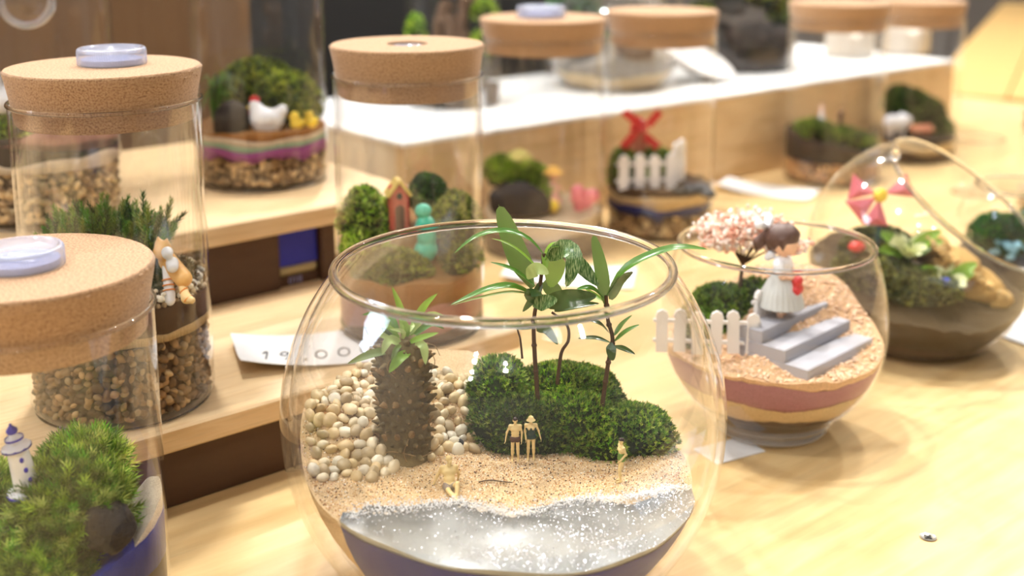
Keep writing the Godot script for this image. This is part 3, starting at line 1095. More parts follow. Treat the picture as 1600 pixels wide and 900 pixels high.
func foam_z(x: float) -> float:
	for k in FOAM.size() - 1:
		if x < FOAM[k + 1][0]:
			return lerpf(FOAM[k][1], FOAM[k + 1][1], clampf((x - FOAM[k][0]) / (FOAM[k + 1][0] - FOAM[k][0]), 0, 1))
	return FOAM[-1][1]

func B(p: Vector3) -> Vector3: return BOWL + Vector3(0, T, 0) + p

func mm3(a: Array) -> Array:
	var out := []
	for p in a: out.append(Vector3(p[0], p[1], p[2]) / 1000.0)
	return out

func big_bowl() -> void:
	var o := thing("fishbowl", "largest round clear glass fishbowl in front, with the miniature beach inside", "bowl", Vector3(BOWL.x, T, BOWL.z))
	var prof := [Vector2(0, 0.0012), Vector2(0.049, 0.0012), Vector2(0.0525, 0.0016)]
	var a := -0.985
	while a < 0.722:
		prof.append(Vector2(0.1 * cos(a), BOWL.y + 0.1 * sin(a)))
		a += 0.035
	prof.append(Vector2(0.0752, BOWL.y + 0.0663))
	var mb := MB.new()
	lathe(mb, prof, 160)
	part(o, "glass_wall", mb.mesh(), M.glass)
	mb = MB.new()
	lathe(mb, prof.filter(func(p): return p.y > BOWL.y - 0.024).map(func(p): return Vector2(p.x * 0.962, BOWL.y + (p.y - BOWL.y) * (0.962 if p.y < BOWL.y else 1.0))), 160)
	part(o, "inner_wall", mb.mesh(), M.glass)
	mb = MB.new()
	torus(mb, 0.0748, 0.0021, BOWL.y + 0.0672, 0.0022, 160, 16)
	part(o, "rim", mb.mesh(), M.rim)
	mb = MB.new()
	torus(mb, 0.048, 0.0035, 0.0022, 0.0020, 96, 12)
	part(o, "base_ring", mb.mesh(), M.rim)

	# sand: a body that fills the bottom of the bowl, its side pressed against the glass
	mb = MB.new()
	var seg := 140
	var rings := 34
	var rows := []
	for q in rings + 1:
		var row := PackedInt32Array()
		for k in seg:
			var g := TAU * k / seg
			var f := 1.0 - float(q) / rings
			var r := 0.085
			for it in 6:
				var h := minf(heap_y(r * cos(g), r * sin(g)), 0.02)
				r = sqrt(maxf(INNER * INNER - h * h, 1e-6))
			var x := r * f * cos(g)
			var z := r * f * sin(g)
			row.append(mb.vert(Vector3(x, heap_y(x, z) + 0.0005 * noi.get_noise_2d(x * 4e4, z * 4e4) - (0.0035 if z > foam_z(x) + 0.004 else 0.0), z)))
		rows.append(row)
	for q in rings:
		for k in seg:
			var e := (k + 1) % seg
			mb.quad(rows[q][k], rows[q + 1][k], rows[q + 1][e], rows[q][e])
	var prev := PackedInt32Array()
	for k in seg: prev.append(mb.vert(mb.v[rows[0][k]]))
	for q in range(1, 9):
		var row := PackedInt32Array()
		for k in seg:
			var p := mb.v[rows[0][k]]
			var y := lerpf(p.y, -0.080, q / 8.0)
			var r := sqrt(INNER * INNER - y * y)
			var g := TAU * k / seg
			row.append(mb.vert(Vector3(r * cos(g), y, r * sin(g))))
		for k in seg:
			var e := (k + 1) % seg
			mb.quad(row[k], prev[k], prev[e], row[e])
		prev = row
	var cc := mb.vert(Vector3(0, -0.080, 0))
	for k in seg: mb.tri(cc, prev[k], prev[(k + 1) % seg])
	var sand := thing("beach_sand", "coarse tan sand of the miniature beach in the big bowl", "sand", B(Vector3.ZERO), 0.0, "", "stuff")
	part(sand, "sand_body", mb.mesh(), M.sand)
	var xs := []
	var cols := []
	var grains := [[0.92, 0.80, 0.62], [0.97, 0.90, 0.77], [0.82, 0.64, 0.43], [0.99, 0.96, 0.90], [0.90, 0.76, 0.54], [0.95, 0.85, 0.68], [0.87, 0.71, 0.48], [0.32, 0.24, 0.18], [0.72, 0.50, 0.31]]
	while xs.size() < 15000:
		var x := rng.randf_range(-0.091, 0.091)
		var z := rng.randf_range(-0.05, 0.06)
		if z > foam_z(x) + 0.001: continue
		var y := heap_y(x, z)
		if x * x + y * y + z * z > 0.0915 * 0.0915: continue
		var s := rng.randf_range(0.00022, 0.00048)
		xs.append(Transform3D(Basis(Vector3(rng.randf() - 0.5, rng.randf() - 0.5, rng.randf() - 0.5).normalized(), rng.randf() * TAU) * Basis.from_scale(Vector3(s, s * 0.7, s * 0.8)), Vector3(x, y + rng.randf_range(0.0, 0.0003), z)))
		var t: Array = grains[mini(int(rng.randf() * 9.3), 8)]
		cols.append(lin(t[0], t[1], t[2]))
	var gm := MB.new()
	ball(gm, Vector3.ZERO, Vector3.ONE, Basis(), 5, 3, 0.3)
	many(sand, "sand_grains", gm.mesh(true), M.grain, xs, cols)

	# the resin sea: a glittering sheet from the foam line to the glass, with its clear edge and the blue underneath
	var sea := thing("resin_sea", "silvery glittering resin sea at the front of the big bowl", "resin", B(Vector3.ZERO), 0.0, "", "stuff")
	mb = MB.new()
	var blue := MB.new()
	var nx := 90
	var nz := 40
	var grid := []
	for i in nx + 1:
		var x := lerpf(-0.0655, 0.0845, float(i) / nx)
		var zf := foam_z(x) - 0.001
		var zg := sqrt(maxf(0.0937 * 0.0937 - 0.03 * 0.03 - x * x, 1e-5))
		for it in 5:
			var y := sea_y(x, zg)
			zg = sqrt(maxf(0.0937 * 0.0937 - y * y - x * x, 1e-5))
		zf = minf(zf, zg)
		var row := PackedInt32Array()
		for j in nz + 1:
			var z := lerpf(zf, zg, float(j) / nz)
			var g := clampf((z - zf) / 0.034, 0.0, 1.0) + 0.25 * noi.get_noise_2d(x * 2.5e3, z * 7e3)
			row.append(mb.vert(Vector3(x, sea_y(x, z), z), lin(0.24, 0.28, 0.31).lerp(lin(0.56, 0.57, 0.56), clampf(g, 0.0, 1.0))))
		grid.append(row)
	for i in nx:
		for j in nz:
			mb.quad(grid[i][j], grid[i][j + 1], grid[i + 1][j + 1], grid[i + 1][j])
	# its edge against the glass: 3 mm of grey resin, then blue
	var ra := PackedInt32Array()
	var rb := PackedInt32Array()
	var bl := []
	for i in nx + 1:
		var p := mb.v[grid[i][nz]]
		ra.append(mb.vert(p, lin(0.62, 0.62, 0.58)))
		var th := 0.0022 + 0.0006 * sin(i * 0.2)
		rb.append(mb.vert(edge_at(p, p.y - th, 0.0938), lin(0.55, 0.55, 0.52)))
		var col := PackedInt32Array()
		for q in 7:
			col.append(blue.vert(edge_at(p, lerpf(p.y - th, -0.079, q / 6.0), 0.0941)))
		bl.append(col)
	for i in nx:
		mb.quad(rb[i], rb[i + 1], ra[i + 1], ra[i])
		for q in 6: blue.quad(bl[i][q + 1], bl[i + 1][q + 1], bl[i + 1][q], bl[i][q])
	part(sea, "sea_surface", mb.mesh(), M.resin)
	part(sea, "blue_underlayer", blue.mesh(), M.sea_blue, "", "dark blue layer under the silver resin")
	xs = []
	while xs.size() < 4600:
		var x := rng.randf_range(-0.065, 0.084)
		var z := rng.randf_range(0.0, 0.088)
		if z < foam_z(x) + 0.001 or x * x + z * z > 0.0078: continue
		if noi.get_noise_2d(x * 1.5e3, z * 3e3) < rng.randf_range(-0.5, 0.35): continue
		var nrm := Vector3(rng.randfn() * 0.5, 1, rng.randfn() * 0.5).normalized()
		var u := nrm.cross(Vector3(rng.randf(), 0.1, rng.randf()).normalized()).normalized()
		var s := rng.randf_range(0.00010, 0.00030)
		xs.append(Transform3D(Basis(u, nrm, u.cross(nrm)) * Basis.from_scale(Vector3.ONE * s), Vector3(x, sea_y(x, z) + 0.0002, z)))
	gm = MB.new()
	lathe(gm, [Vector2(0, 0.12), Vector2(1, 0.0), Vector2(0, -0.12)], 6)
	many(sea, "glitter_flakes", gm.mesh(true), M.glitter, xs)
	# the foam along the shore
	var foam := thing("shore_foam", "white crusted foam line between the sand and the resin sea", "foam", B(Vector3.ZERO), 0.0, "", "stuff")
	mb = MB.new()
	rows = []
	nx = 150
	for i in nx + 1:
		var x := lerpf(-0.0660, 0.0850, float(i) / nx)
		var n1 := noi.get_noise_2d(x * 3e4, 3.0)
		var n2 := noi.get_noise_2d(x * 3e4, 90.0)
		var w0 := 0.0030 + 0.0030 * n1
		var w1 := 0.0042 + 0.0045 * n2 + 0.0030 * smoothstep(0.02, -0.06, x)
		var row := PackedInt32Array()
		for j in 9:
			var f := j / 8.0
			var z := foam_z(x) + lerpf(-w0, w1, f)
			var y := lerpf(sand_y(x, z), sea_y(x, z), f) + 0.0013 * sin(PI * f) * (1.0 + 0.9 * noi.get_noise_2d(x * 6e4, z * 6e4)) - 0.0004
			var p := Vector3(x, y, z)
			if p.length() > 0.0926: p *= 0.0926 / p.length()
			row.append(mb.vert(p))
		rows.append(row)
	for i in nx:
		for j in 8: mb.quad(rows[i][j], rows[i][j + 1], rows[i + 1][j + 1], rows[i + 1][j])
	part(foam, "foam_ridge", mb.mesh(), M.white_sand)
	xs = []
	cols = []
	for k in 2600:
		var x := rng.randf_range(-0.064, 0.083)
		var z := foam_z(x) + rng.randfn() * 0.0027 + 0.0010
		var p := Vector3(x, maxf(sand_y(x, z), sea_y(x, z)) + 0.0008, z)
		if p.length() > 0.0922: continue
		var s := rng.randf_range(0.00014, 0.00036)
		xs.append(Transform3D(Basis.from_scale(Vector3.ONE * s), p))
		var t := rng.randf_range(0.85, 1.0)
		cols.append(lin(t, t, t))
	gm = MB.new()
	ball(gm, Vector3.ZERO, Vector3.ONE, Basis(), 6, 4, 0.2)
	many(foam, "foam_crumbs", gm.mesh(), M.grain, xs, cols)

	pebbles()
	var bl1 := tuft(7, 0.0034, 0.00030, 0.6)
	moss("moss_mound", "dark green cushion moss spread over the back right of the big bowl", B(Vector3.ZERO), [
		[Vector3(0.004, -0.020, -0.028), Vector3(0.021, 0.017, 0.017)], [Vector3(0.034, -0.022, -0.030), Vector3(0.026, 0.017, 0.017)], [Vector3(0.060, -0.027, -0.029), Vector3(0.020, 0.016, 0.017)], [Vector3(-0.004, -0.012, -0.040), Vector3(0.016, 0.018, 0.016)],
		[Vector3(0.030, -0.014, -0.044), Vector3(0.026, 0.016, 0.018)], [Vector3(0.012, -0.024, -0.016), Vector3(0.020, 0.010, 0.008)], [Vector3(0.045, -0.028, -0.019), Vector3(0.022, 0.011, 0.009)]], 13000, bl1, [[0.36, 0.52, 0.07], [0.46, 0.60, 0.10], [0.26, 0.40, 0.05], [0.54, 0.64, 0.16], [0.34, 0.50, 0.08], [0.50, 0.54, 0.20], [0.62, 0.66, 0.26]], 0.3, 0.45, 0.0905, Vector3.ZERO)
	spiky_plant()
	tall_plants()
	people()

func sea_y(x: float, z: float) -> float:
	return -0.0254 - 0.10 * x - 0.045 * (z - 0.02) + 0.0007 * sin(x * 130.0 + z * 90.0) + 0.0005 * sin(x * 60.0 - z * 200.0)

func edge_at(p: Vector3, y: float, r: float) -> Vector3:
	var f := sqrt(maxf(r * r - y * y, 1e-6)) / Vector2(p.x, p.z).length()
	return Vector3(p.x * f, y, p.z * f)

func pebbles() -> void:
	var mats := []
	for t in [[0.87, 0.79, 0.63], [0.89, 0.83, 0.70], [0.83, 0.74, 0.56], [0.89, 0.85, 0.75], [0.80, 0.70, 0.52], [0.82, 0.78, 0.69], [0.70, 0.62, 0.48]]:
		var m := mat(t[0], t[1], t[2], 0.42)
		mats.append(m)
	var spots: Array = []
	var tries := 0
	while spots.size() < 280 and tries < 60000:
		tries += 1
		var x := rng.randf_range(-0.092, -0.006)
		var z := rng.randf_range(-0.055, 0.030)
		if z > shore(x) + 0.002 * sin(x * 300.0): continue
		var y := heap_y(x, z) + 0.0012 + (0.0022 if spots.size() > 190 else 0.0)
		if x * x + y * y + z * z > 0.0885 * 0.0885: continue
		if Vector2(x + 0.0453, z - 0.0005).length() < 0.0125: continue
		var ok := true
		for s in spots:
			if Vector3(x, y, z).distance_squared_to(s) < 0.0044 * 0.0044:
				ok = false
				break
		if ok: spots.append(Vector3(x, y, z))
	var tones := ["cream", "pale cream", "tan", "ivory", "honey-coloured", "greyish cream", "brownish"]
	for p in spots:
		var s := rng.randf_range(0.0024, 0.0038)
		var tone := mini(int(rng.randf() * 7.6), 6)
		var size := "small" if s < 0.00285 else ("large" if s > 0.0034 else "medium")
		var place := "left of the spiky plant, by the glass" if p.x < -0.072 else ("left of the spiky plant's trunk" if p.x < -0.056 else ("behind the spiky plant's trunk" if p.x < -0.034 else "between the spiky plant and the moss"))
		var peb := solo("pebble", "%s %s pebble %s" % [size, tones[tone], place], "pebble", stones[rng.randi() % 5], mats[tone], B(p), 0.0, "cream pebbles in the big bowl")
		peb.basis = (Basis(Vector3.UP, rng.randf() * TAU) * Basis(Vector3.RIGHT, rng.randfn() * 0.5)).scaled_local(Vector3(s, s * 0.95, s))
	# a few odd ones
	var m: Material = M.grey_rock
	var od := solo("pebble", "dark grey pebble among the cream ones, right of the spiky plant's foot", "pebble", stones[1], m, B(Vector3(-0.0225, heap_y(-0.0225, -0.010) + 0.002, -0.010)))
	od.scale = Vector3.ONE * 0.0035

func spiky_plant() -> void:
	var foot := Vector3(-0.0453, -0.0205, 0.0005)
	var o := thing("spiky_plant", "stumpy plant with a knobbly brown trunk and a tuft of narrow leaves on top", "plant", B(foot))
	var mb := MB.new()
	var prof := [Vector2(0.0, -0.006), Vector2(0.0115, -0.006), Vector2(0.0122, 0.0), Vector2(0.0115, 0.012), Vector2(0.0108, 0.025), Vector2(0.0110, 0.038), Vector2(0.0112, 0.046), Vector2(0.0095, 0.052), Vector2(0.005, 0.0555), Vector2(0, 0.0565)]
	var sm := []
	for k in prof.size() - 1:
		for q in 3: sm.append(prof[k].lerp(prof[k + 1], q / 3.0))
	sm.append(prof[-1])
	lathe(mb, sm, 40, Transform3D(), Color.WHITE, 0.001, 30.0)
	part(o, "trunk", mb.mesh(), M.trunk)
	# the knobs, in spirals
	var km := MB.new()
	lathe(km, [Vector2(0.0025, -0.0012), Vector2(0.0017, 0.0006), Vector2(0.0009, 0.0024), Vector2(0.0004, 0.0038), Vector2(0, 0.0040)], 9, Transform3D(), Color.WHITE, 0.0003)
	var knob := km.mesh()
	var tm := MB.new()
	lathe(tm, [Vector2(0.00085, 0.0027), Vector2(0.00045, 0.0039), Vector2(0, 0.0042)], 7)
	var tip := tm.mesh()
	for k in 190:
		var y := 0.0005 + 0.0535 * k / 190.0
		var g := k * 2.39996
		var r := 0.0108 if y < 0.046 else lerpf(0.0108, 0.006, (y - 0.046) / 0.008)
		if sin(g) < -0.35 and k % 2: continue
		var dirv := Vector3(cos(g), 0.40 * sin(k * 1.3) + (0.5 if y > 0.045 else 0.35), sin(g)).normalized()
		var u := dirv.cross(Vector3.UP).normalized()
		var p := part(o, "knob", knob, M.trunk if k % 5 else M.trunk_tip)
		p.transform = Transform3D(Basis(u, dirv, u.cross(dirv)).scaled_local(Vector3(1, rng.randf_range(0.7, 1.3), 1) * rng.randf_range(0.7, 1.15)), Vector3(cos(g) * r, y, sin(g) * r))
		if k % 2 == 0:
			part(p, "knob_tip", tip, M.trunk_tip)
	# leaves: spine points in millimetres from the foot, width in mm, material, which way the face looks
	var top := 54.0
	var L := [
		[[[0, 55, 0], [0, 66, 1], [-4.5, 79, 0]], 3.4, "leaf_light", 0.9], [[[3, 55, 0], [9, 68, -1], [16, 75, -2]], 3.8, "leaf_light", 0.9], [[[3, 56, 0], [12, 66, 1], [21, 64, 1]], 2.4, "leaf_pale", 0.9],
		[[[-2, 56, 2], [-10, 66, 2], [-18, 66, 2]], 3.2, "leaf", 0.9], [[[-3, 55, 2], [-10, 60, 3], [-18, 60.5, 3]], 2.6, "leaf_dark", 0.9], [[[-3, 54, 4], [-12, 59, 5], [-17, 55, 6]], 2.6, "leaf_pale", 0.9],
		[[[-4, 51, 6], [-13, 50.5, 9], [-24, 46, 10]], 3.8, "leaf_olive", 0.9], [[[0, 54, 6], [-5, 57, 9], [-8, 51, 12]], 4.2, "leaf_pale", 0.9], [[[3, 54, 5], [8, 57, 7], [17, 60, 8]], 2.8, "leaf_light", 0.9],
		[[[6, 54, 6], [10, 54, 9], [11, 46, 11]], 3.8, "leaf_pale", 0.9], [[[4, 51, 9], [0, 50, 12], [-5, 43.5, 14]], 4.6, "leaf_light", 0.9], [[[2, 55, 2], [2, 62, 4], [-2, 66, 4]], 2.6, "leaf_light", 0.9],
		[[[1, 56, 1], [5, 62, 4], [4, 60, 8]], 2.4, "leaf_pale", 0.9], [[[-1, 55, 3], [-6, 62, 6], [-13, 63.5, 8]], 2.4, "leaf_light", 0.9], [[[4, 54, -4], [12, 58, -9], [18, 54, -13]], 3.0, "leaf", 0.9], [[[-2, 54, -4], [-6, 62, -8], [-10, 64, -14]], 3.0, "leaf", 0.9],
		[[[0, 54, 7], [-2, 53, 11], [-4, 47, 12.5]], 2.4, "leaf_olive", 0.9], [[[0, 55, 4], [1, 60, 7], [-5, 62, 9]], 2.0, "leaf_pale", 0.9]]
	for l in L:
		var lb := MB.new()
		leaf(lb, mm3(l[0]), l[1] / 1000.0, Vector3(0.1, 0.6, 0.8), 0.2, 0.3, 12)
		part(o, "leaf", lb.mesh(), M[l[2]])
	for q in [[[6, 52, 6], [12, 52, 8], [15, 47, 9], [13, 42, 9]], [[5, 53, 5], [14, 54, 7], [17, 49, 7]], [[-3, 50, 9], [-6, 45, 12], [-2, 40, 12]], [[8, 2, 10], [14, 5, 10], [20, 10, 8]], [[-10, 3, 9], [-4, 6, 13], [6, 4, 13]], [[2, 1, 12.5], [1, 6, 14], [3, 12, 13]]]:
		var tb := MB.new()
		tube(tb, smooth_path(mm3(q), 12), 0.0003, 0.00015, 5)
		part(o, "dry_root", tb.mesh(), M.trunk_tip)


func tall_plants() -> void:
	for g in [["leafy_seedling", "taller seedling with arching strap leaves, left of the two growing out of the moss", LEAVES_A, STEM_A], ["leafy_seedling", "seedling with one upright blade and one long leaf reaching over the bowl's right rim", LEAVES_B, STEM_B]]:
		var o := thing(g[0], g[1], "plant", B(mm3(g[3])[0]))
		var mb := MB.new()
		var path := smooth_path(mm3(g[3]), 24)
		var f: Vector3 = path[0]
		tube(mb, path.map(func(p): return p - f), 0.0012, 0.0009, 8)
		for k in 5: ball(mb, path[6 + k * 4] - f, Vector3.ONE * 0.0014, Basis(), 8, 6)
		part(o, "stem", mb.mesh(), M.stem)
		for l in g[2]:
			var lb := MB.new()
			leaf(lb, mm3(l[0]).map(func(p): return p - f), l[1] / 1000.0, Vector3(0, 0.95, 0.3) if l[4] else Vector3(0.1, 0.35, 0.93), 0.22 if l[4] else 0.1, l[3], 16)
			part(o, "leaf", lb.mesh(), M[l[2]])
	for g in [["bare_stem", "thin bent bare stem rising from the moss between the two seedlings", STEM_C, 0.0010], ["bare_stem", "thin wispy dead stem left of the tall seedling's stem", STEM_D, 0.0006]]:
		var path := smooth_path(mm3(g[2]), 20)
		var f: Vector3 = path[0]
		var mb := MB.new()
		tube(mb, path.map(func(p): return p - f), g[3], g[3] * 0.6, 7)
		solo(g[0], g[1], "stem", mb.mesh(), M.stem, B(f))


func people() -> void:
	var sc := 0.0213 / 1.75
	var xf := Transform3D(Basis.from_scale(Vector3.ONE * sc), Vector3.ZERO)
	# the couple
	var j := standing()
	j.elb_r = Vector3(-0.31, 1.14, -0.02)
	j.wri_r = Vector3(-0.36, 0.86, 0.02)
	j.wri_l = Vector3(0.24, 0.85, 0.06)
	j.look = Vector3(0.25, 0, 0.97).normalized()
	var o := thing("person", "tiny cream figure of a man in brown swimming trunks, standing beside the woman", "figurine", B(Vector3(0.0050, sand_y(0.005, -0.002), -0.002)), 0.0)
	var b := figure(o, j, xf, M.skin_cream)
	clothes(o, "trunks", b, xf, 0.78, 1.0, M.shorts_brown)
	hair(o, j, xf, M.hair_dark, 0.055)
	j = standing()
	j.elb_r = Vector3(-0.22, 1.15, -0.02)
	j.wri_r = Vector3(-0.20, 0.90, 0.10)
	j.elb_l = Vector3(0.29, 1.15, -0.02)
	j.wri_l = Vector3(0.36, 0.90, 0.04)
	j.look = Vector3(-0.3, 0, 0.95).normalized()
	o = thing("person", "tiny cream figure of a woman in a dark green swimsuit and sun hat", "figurine", B(Vector3(0.0122, sand_y(0.0122, -0.004), -0.004)), 0.05)
	b = figure(o, j, xf, M.skin_cream, true)
	clothes(o, "swimsuit", b.slice(0, 4), xf, 0.84, 1.32, M.swim_green)
	var mb := MB.new()
	lathe(mb, [Vector2(0.17, 1.585), Vector2(0.175, 1.592), Vector2(0.12, 1.64), Vector2(0.105, 1.70), Vector2(0.07, 1.745), Vector2(0.02, 1.755), Vector2(0.015, 1.79), Vector2(0, 1.80)], 24, xf)
	part(o, "sun_hat", mb.mesh(), M.skin_cream)
	# the man sitting back on his hands
	j = {"hip": Vector3(0, 0.13, 0), "chest": Vector3(0, 0.47, -0.15), "head": Vector3(0.01, 0.76, -0.20), "sho_l": Vector3(0.18, 0.57, -0.18), "sho_r": Vector3(-0.18, 0.57, -0.18), "elb_l": Vector3(0.27, 0.33, -0.27), "elb_r": Vector3(-0.30, 0.34, -0.24), "wri_l": Vector3(0.25, 0.10, -0.36), "wri_r": Vector3(-0.42, 0.09, -0.20),
		"hip_l": Vector3(0.1, 0.12, 0.03), "hip_r": Vector3(-0.1, 0.12, 0.03), "knee_l": Vector3(0.17, 0.36, 0.36), "knee_r": Vector3(-0.02, 0.16, 0.46), "foot_l": Vector3(0.13, 0.06, 0.62), "foot_r": Vector3(0.16, 0.06, 0.80), "toe_l": Vector3(0.14, 0.04, 0.76), "toe_r": Vector3(0.19, 0.13, 0.90), "look": Vector3(0.5, 0.15, 0.85).normalized()}
	o = thing("person", "tiny cream figure of a man sitting on the sand leaning back on his hands", "figurine", B(Vector3(-0.0235, sand_y(-0.0235, 0.028) - 0.0004, 0.0245)), 0.15)
	b = figure(o, j, Transform3D(Basis.from_scale(Vector3.ONE * sc * 1.36), Vector3.ZERO), M.skin_cream)
	mb = MB.new()
	var sb := [limb(Vector3(-0.075, 0.13, 0), Vector3(0.075, 0.13, 0), 0.118, 0.118), limb(j.hip_l, j.hip_l.lerp(j.knee_l, 0.35), 0.095, 0.085), limb(j.hip_r, j.hip_r.lerp(j.knee_r, 0.35), 0.095, 0.085)]
	blob(mb, sb, 0.02, 0.03, Transform3D(Basis.from_scale(Vector3.ONE * sc * 1.36), Vector3.ZERO))
	part(o, "trunks", mb.mesh(), M.shorts_grey)
	# the woman alone near the water, seen from her side
	j = standing()
	j.elb_l = Vector3(0.20, 1.15, -0.10)
	j.wri_l = Vector3(0.16, 0.93, 0.10)
	j.elb_r = Vector3(-0.24, 1.14, -0.06)
	j.wri_r = Vector3(-0.22, 0.88, -0.10)
	j.knee_l = Vector3(0.09, 0.48, 0.10)
	j.foot_l = Vector3(0.09, 0.08, 0.06)
	o = thing("person", "tiny cream figure standing alone near the foam in a pale green swimsuit", "figurine", B(Vector3(0.0528, sand_y(0.0528, 0.010), 0.0095)), -1.25)
	b = figure(o, j, xf, M.skin_cream, true)
	clothes(o, "swimsuit", b.slice(0, 4), xf, 0.86, 1.16, M.swim_leaf)
	hair(o, j, xf, M.hair_dark, 0.05)
	# twig on the sand
	mb = MB.new()
	tube(mb, smooth_path(mm3([[-7, 0, 0], [-2, 0.6, -0.6], [3, 0.4, 0.2], [8, 0.3, 1.0]]), 10), 0.00035, 0.0002, 6)
	solo("twig", "thin dark twig lying on the sand right of the sitting man", "twig", mb.mesh(), M.stem, B(Vector3(-0.004, sand_y(-0.004, 0.020) + 0.0005, 0.020)))

func clothes(o: Node3D, called: String, b: Array, xf: Transform3D, lo: float, hi: float, m: Material) -> void:
	var mb := MB.new()
	var use := []
	for l in b:
		if minf(l[0].y - l[2], l[1].y - l[3]) < hi and maxf(l[0].y + l[2], l[1].y + l[3]) > lo and absf(l[0].x) < 0.17: use.append(l)
	blob(mb, use, 0.02, 0.05, xf, 0.016, lo, hi)
	part(o, called, mb.mesh(), m)

func hair(o: Node3D, j: Dictionary, xf: Transform3D, m: Material, lift: float) -> void:
	var mb := MB.new()
	var h: Vector3 = j.head
	blob(mb, [limb(h + Vector3(0, lift + 0.02, -0.02), h + Vector3(0, lift + 0.03, 0.02), 0.086, 0.080), limb(h + Vector3(0, 0.02, -0.045), h + Vector3(0, 0.05, -0.03), 0.07, 0.08)], 0.014, 0.03, xf, 0.0, h.y - 0.02 + lift * 0.0)
	part(o, "hair", mb.mesh(), m)


# ---------------------------------------------------------------- the second bowl: blossom tree, steps and a girl
func blossom_bowl() -> void:
	var at := P(0.1480, 0, -0.6917)
	var o := thing("fishbowl", "round glass bowl on a ringed foot, with the blossom tree and grey steps inside", "bowl", at)
	var prof := [Vector2(0, 0.0105), Vector2(0.036, 0.0105)]
	var t := -0.95
	while t < 0.56:
		prof.append(Vector2(0.0667 * cos(t), 0.0643 + (0.066 if t < 0.0 else 0.092) * sin(t)))
		t += 0.05
	var mb := MB.new()
	lathe(mb, prof, 128)
	part(o, "glass_wall", mb.mesh(), M.glass)
	mb = MB.new()
	torus(mb, 0.0566, 0.0016, 0.1133, 0.0017, 128, 12)
	part(o, "rim", mb.mesh(), M.rim)
	mb = MB.new()
	lathe(mb, [Vector2(0.0, 0.0012), Vector2(0.027, 0.0012), Vector2(0.0290, 0.0003), Vector2(0.0330, 0.0003), Vector2(0.0345, 0.0016), Vector2(0.0340, 0.0034), Vector2(0.0325, 0.0044), Vector2(0.0345, 0.0056), Vector2(0.0375, 0.0072), Vector2(0.0378, 0.0090), Vector2(0.0360, 0.0104)], 96)
	part(o, "foot_ring", mb.mesh(), M.foot_glass)
	var rf := func(y): return (0.0667 * sqrt(maxf(1.0 - pow((y - 0.0643) / (0.066 if y < 0.0643 else 0.092), 2.0), 0.02))) - 0.0016
	layer("sand_layer", "grey-brown bottom layer in the blossom bowl, just above its foot", "sand", at, 0.05, flat(0.0190), wavy(0.0225, 0.0010, 5.0), M.brown_soil, 0.0008, rf)
	layer("sand_layer", "cream sand layer in the blossom bowl below the mauve one", "sand", at, 0.05, wavy(0.0225, 0.0010, 5.0), wavy(0.0345, 0.0014, 3.0), M.cream_sand, 0.0007, rf)
	layer("sand_layer", "mauve sand layer in the blossom bowl", "sand", at, 0.05, wavy(0.0345, 0.0014, 3.0), wavy(0.0490, 0.0014, 3.0, Vector2(-0.02, 0), 1.0), M.mauve_sand, 0.0007, rf)
	layer("sand_layer", "peach gravel sand on top in the blossom bowl, under the steps and fence", "sand", at, 0.05, wavy(0.0490, 0.0014, 3.0, Vector2(-0.02, 0), 1.0), blossom_ground, M.peach_sand, 0.001, rf)
	var xs := []
	var cols := []
	while xs.size() < 2600:
		var x := rng.randf_range(-0.062, 0.062)
		var z := rng.randf_range(-0.062, 0.062)
		var y := blossom_ground(x, z)
		if Vector2(x, z).length() > rf.call(y) - 0.0006: continue
		var s := rng.randf_range(0.0006, 0.0013)
		xs.append(Transform3D(Basis(Vector3(rng.randf() - 0.5, rng.randf() - 0.5, rng.randf() - 0.5).normalized(), rng.randf() * TAU).scaled(Vector3(s, s * 0.8, s)), Vector3(x, y + 0.0002, z)))
		var g := rng.randf_range(0.85, 1.05)
		cols.append(lin(minf(0.96 * g, 1), minf(0.82 * g, 1), minf(0.68 * g, 1)))
	var cr := thing("sand_crumbs", "coarse peach crumbs strewn over the ground of the blossom bowl", "crumbs", at, 0.0, "", "stuff")
	many(cr, "crumbs", stones[1], M.grain, xs, cols)
	moss("moss_mound", "moss mound behind the white fence in the blossom bowl, under the pink tree", at, [[Vector3(-0.030, 0.062, -0.018), Vector3(0.021, 0.020, 0.018)], [Vector3(-0.008, 0.063, -0.022), Vector3(0.020, 0.019, 0.018)], [Vector3(-0.046, 0.058, 0.004), Vector3(0.012, 0.012, 0.014)], [Vector3(0.008, 0.062, -0.012), Vector3(0.012, 0.017, 0.012)]], 2600, tuft(6, 0.0034, 0.0005, 0.6), GREENS, 0.25)
	# steps
	var st := thing("stone_steps", "pale grey three-step stair in the blossom bowl, a girl standing on it", "steps", at + Vector3(0.0158, 0.0515, 0.0197), 0.795)
	for k in 3:
		var dep := 0.046 - k * 0.0152
		part(st, "step", boxm(Vector3(0.071, 0.0074, dep), 0.0005, Vector3(0, 0.0037 + k * 0.0074, (dep - 0.046) / 2)), M.step_stone)
	picket_fence("white picket fence standing in front of the moss in the blossom bowl", at + Vector3(-0.044, 0.0570, 0.030), -0.10, 6, 0.0255, 0.0102, 0.0068)
	picket_fence("short piece of white fence beside the girl, left of the steps in the blossom bowl", at + Vector3(-0.0085, 0.064, 0.012), 0.75, 2, 0.026, 0.009, 0.0068)
	# the tree
	var tr := thing("blossom_tree", "miniature pink blossom tree rising out of the second bowl", "tree", at + Vector3(-0.0175, 0.082, -0.016))
	mb = MB.new()
	tube(mb, smooth_path(mm3([[0, -6, 0], [0.6, 8, 0], [2, 18, 0]]), 10), 0.0014, 0.0011, 7)
	var tips := [[-12, 30, 3], [-5, 36, 5], [4, 38, 2], [12, 36, 4], [20, 30, 2], [-8, 32, -8], [6, 36, -9], [17, 33, -7], [-16, 34, -3], [26, 28, 5]]
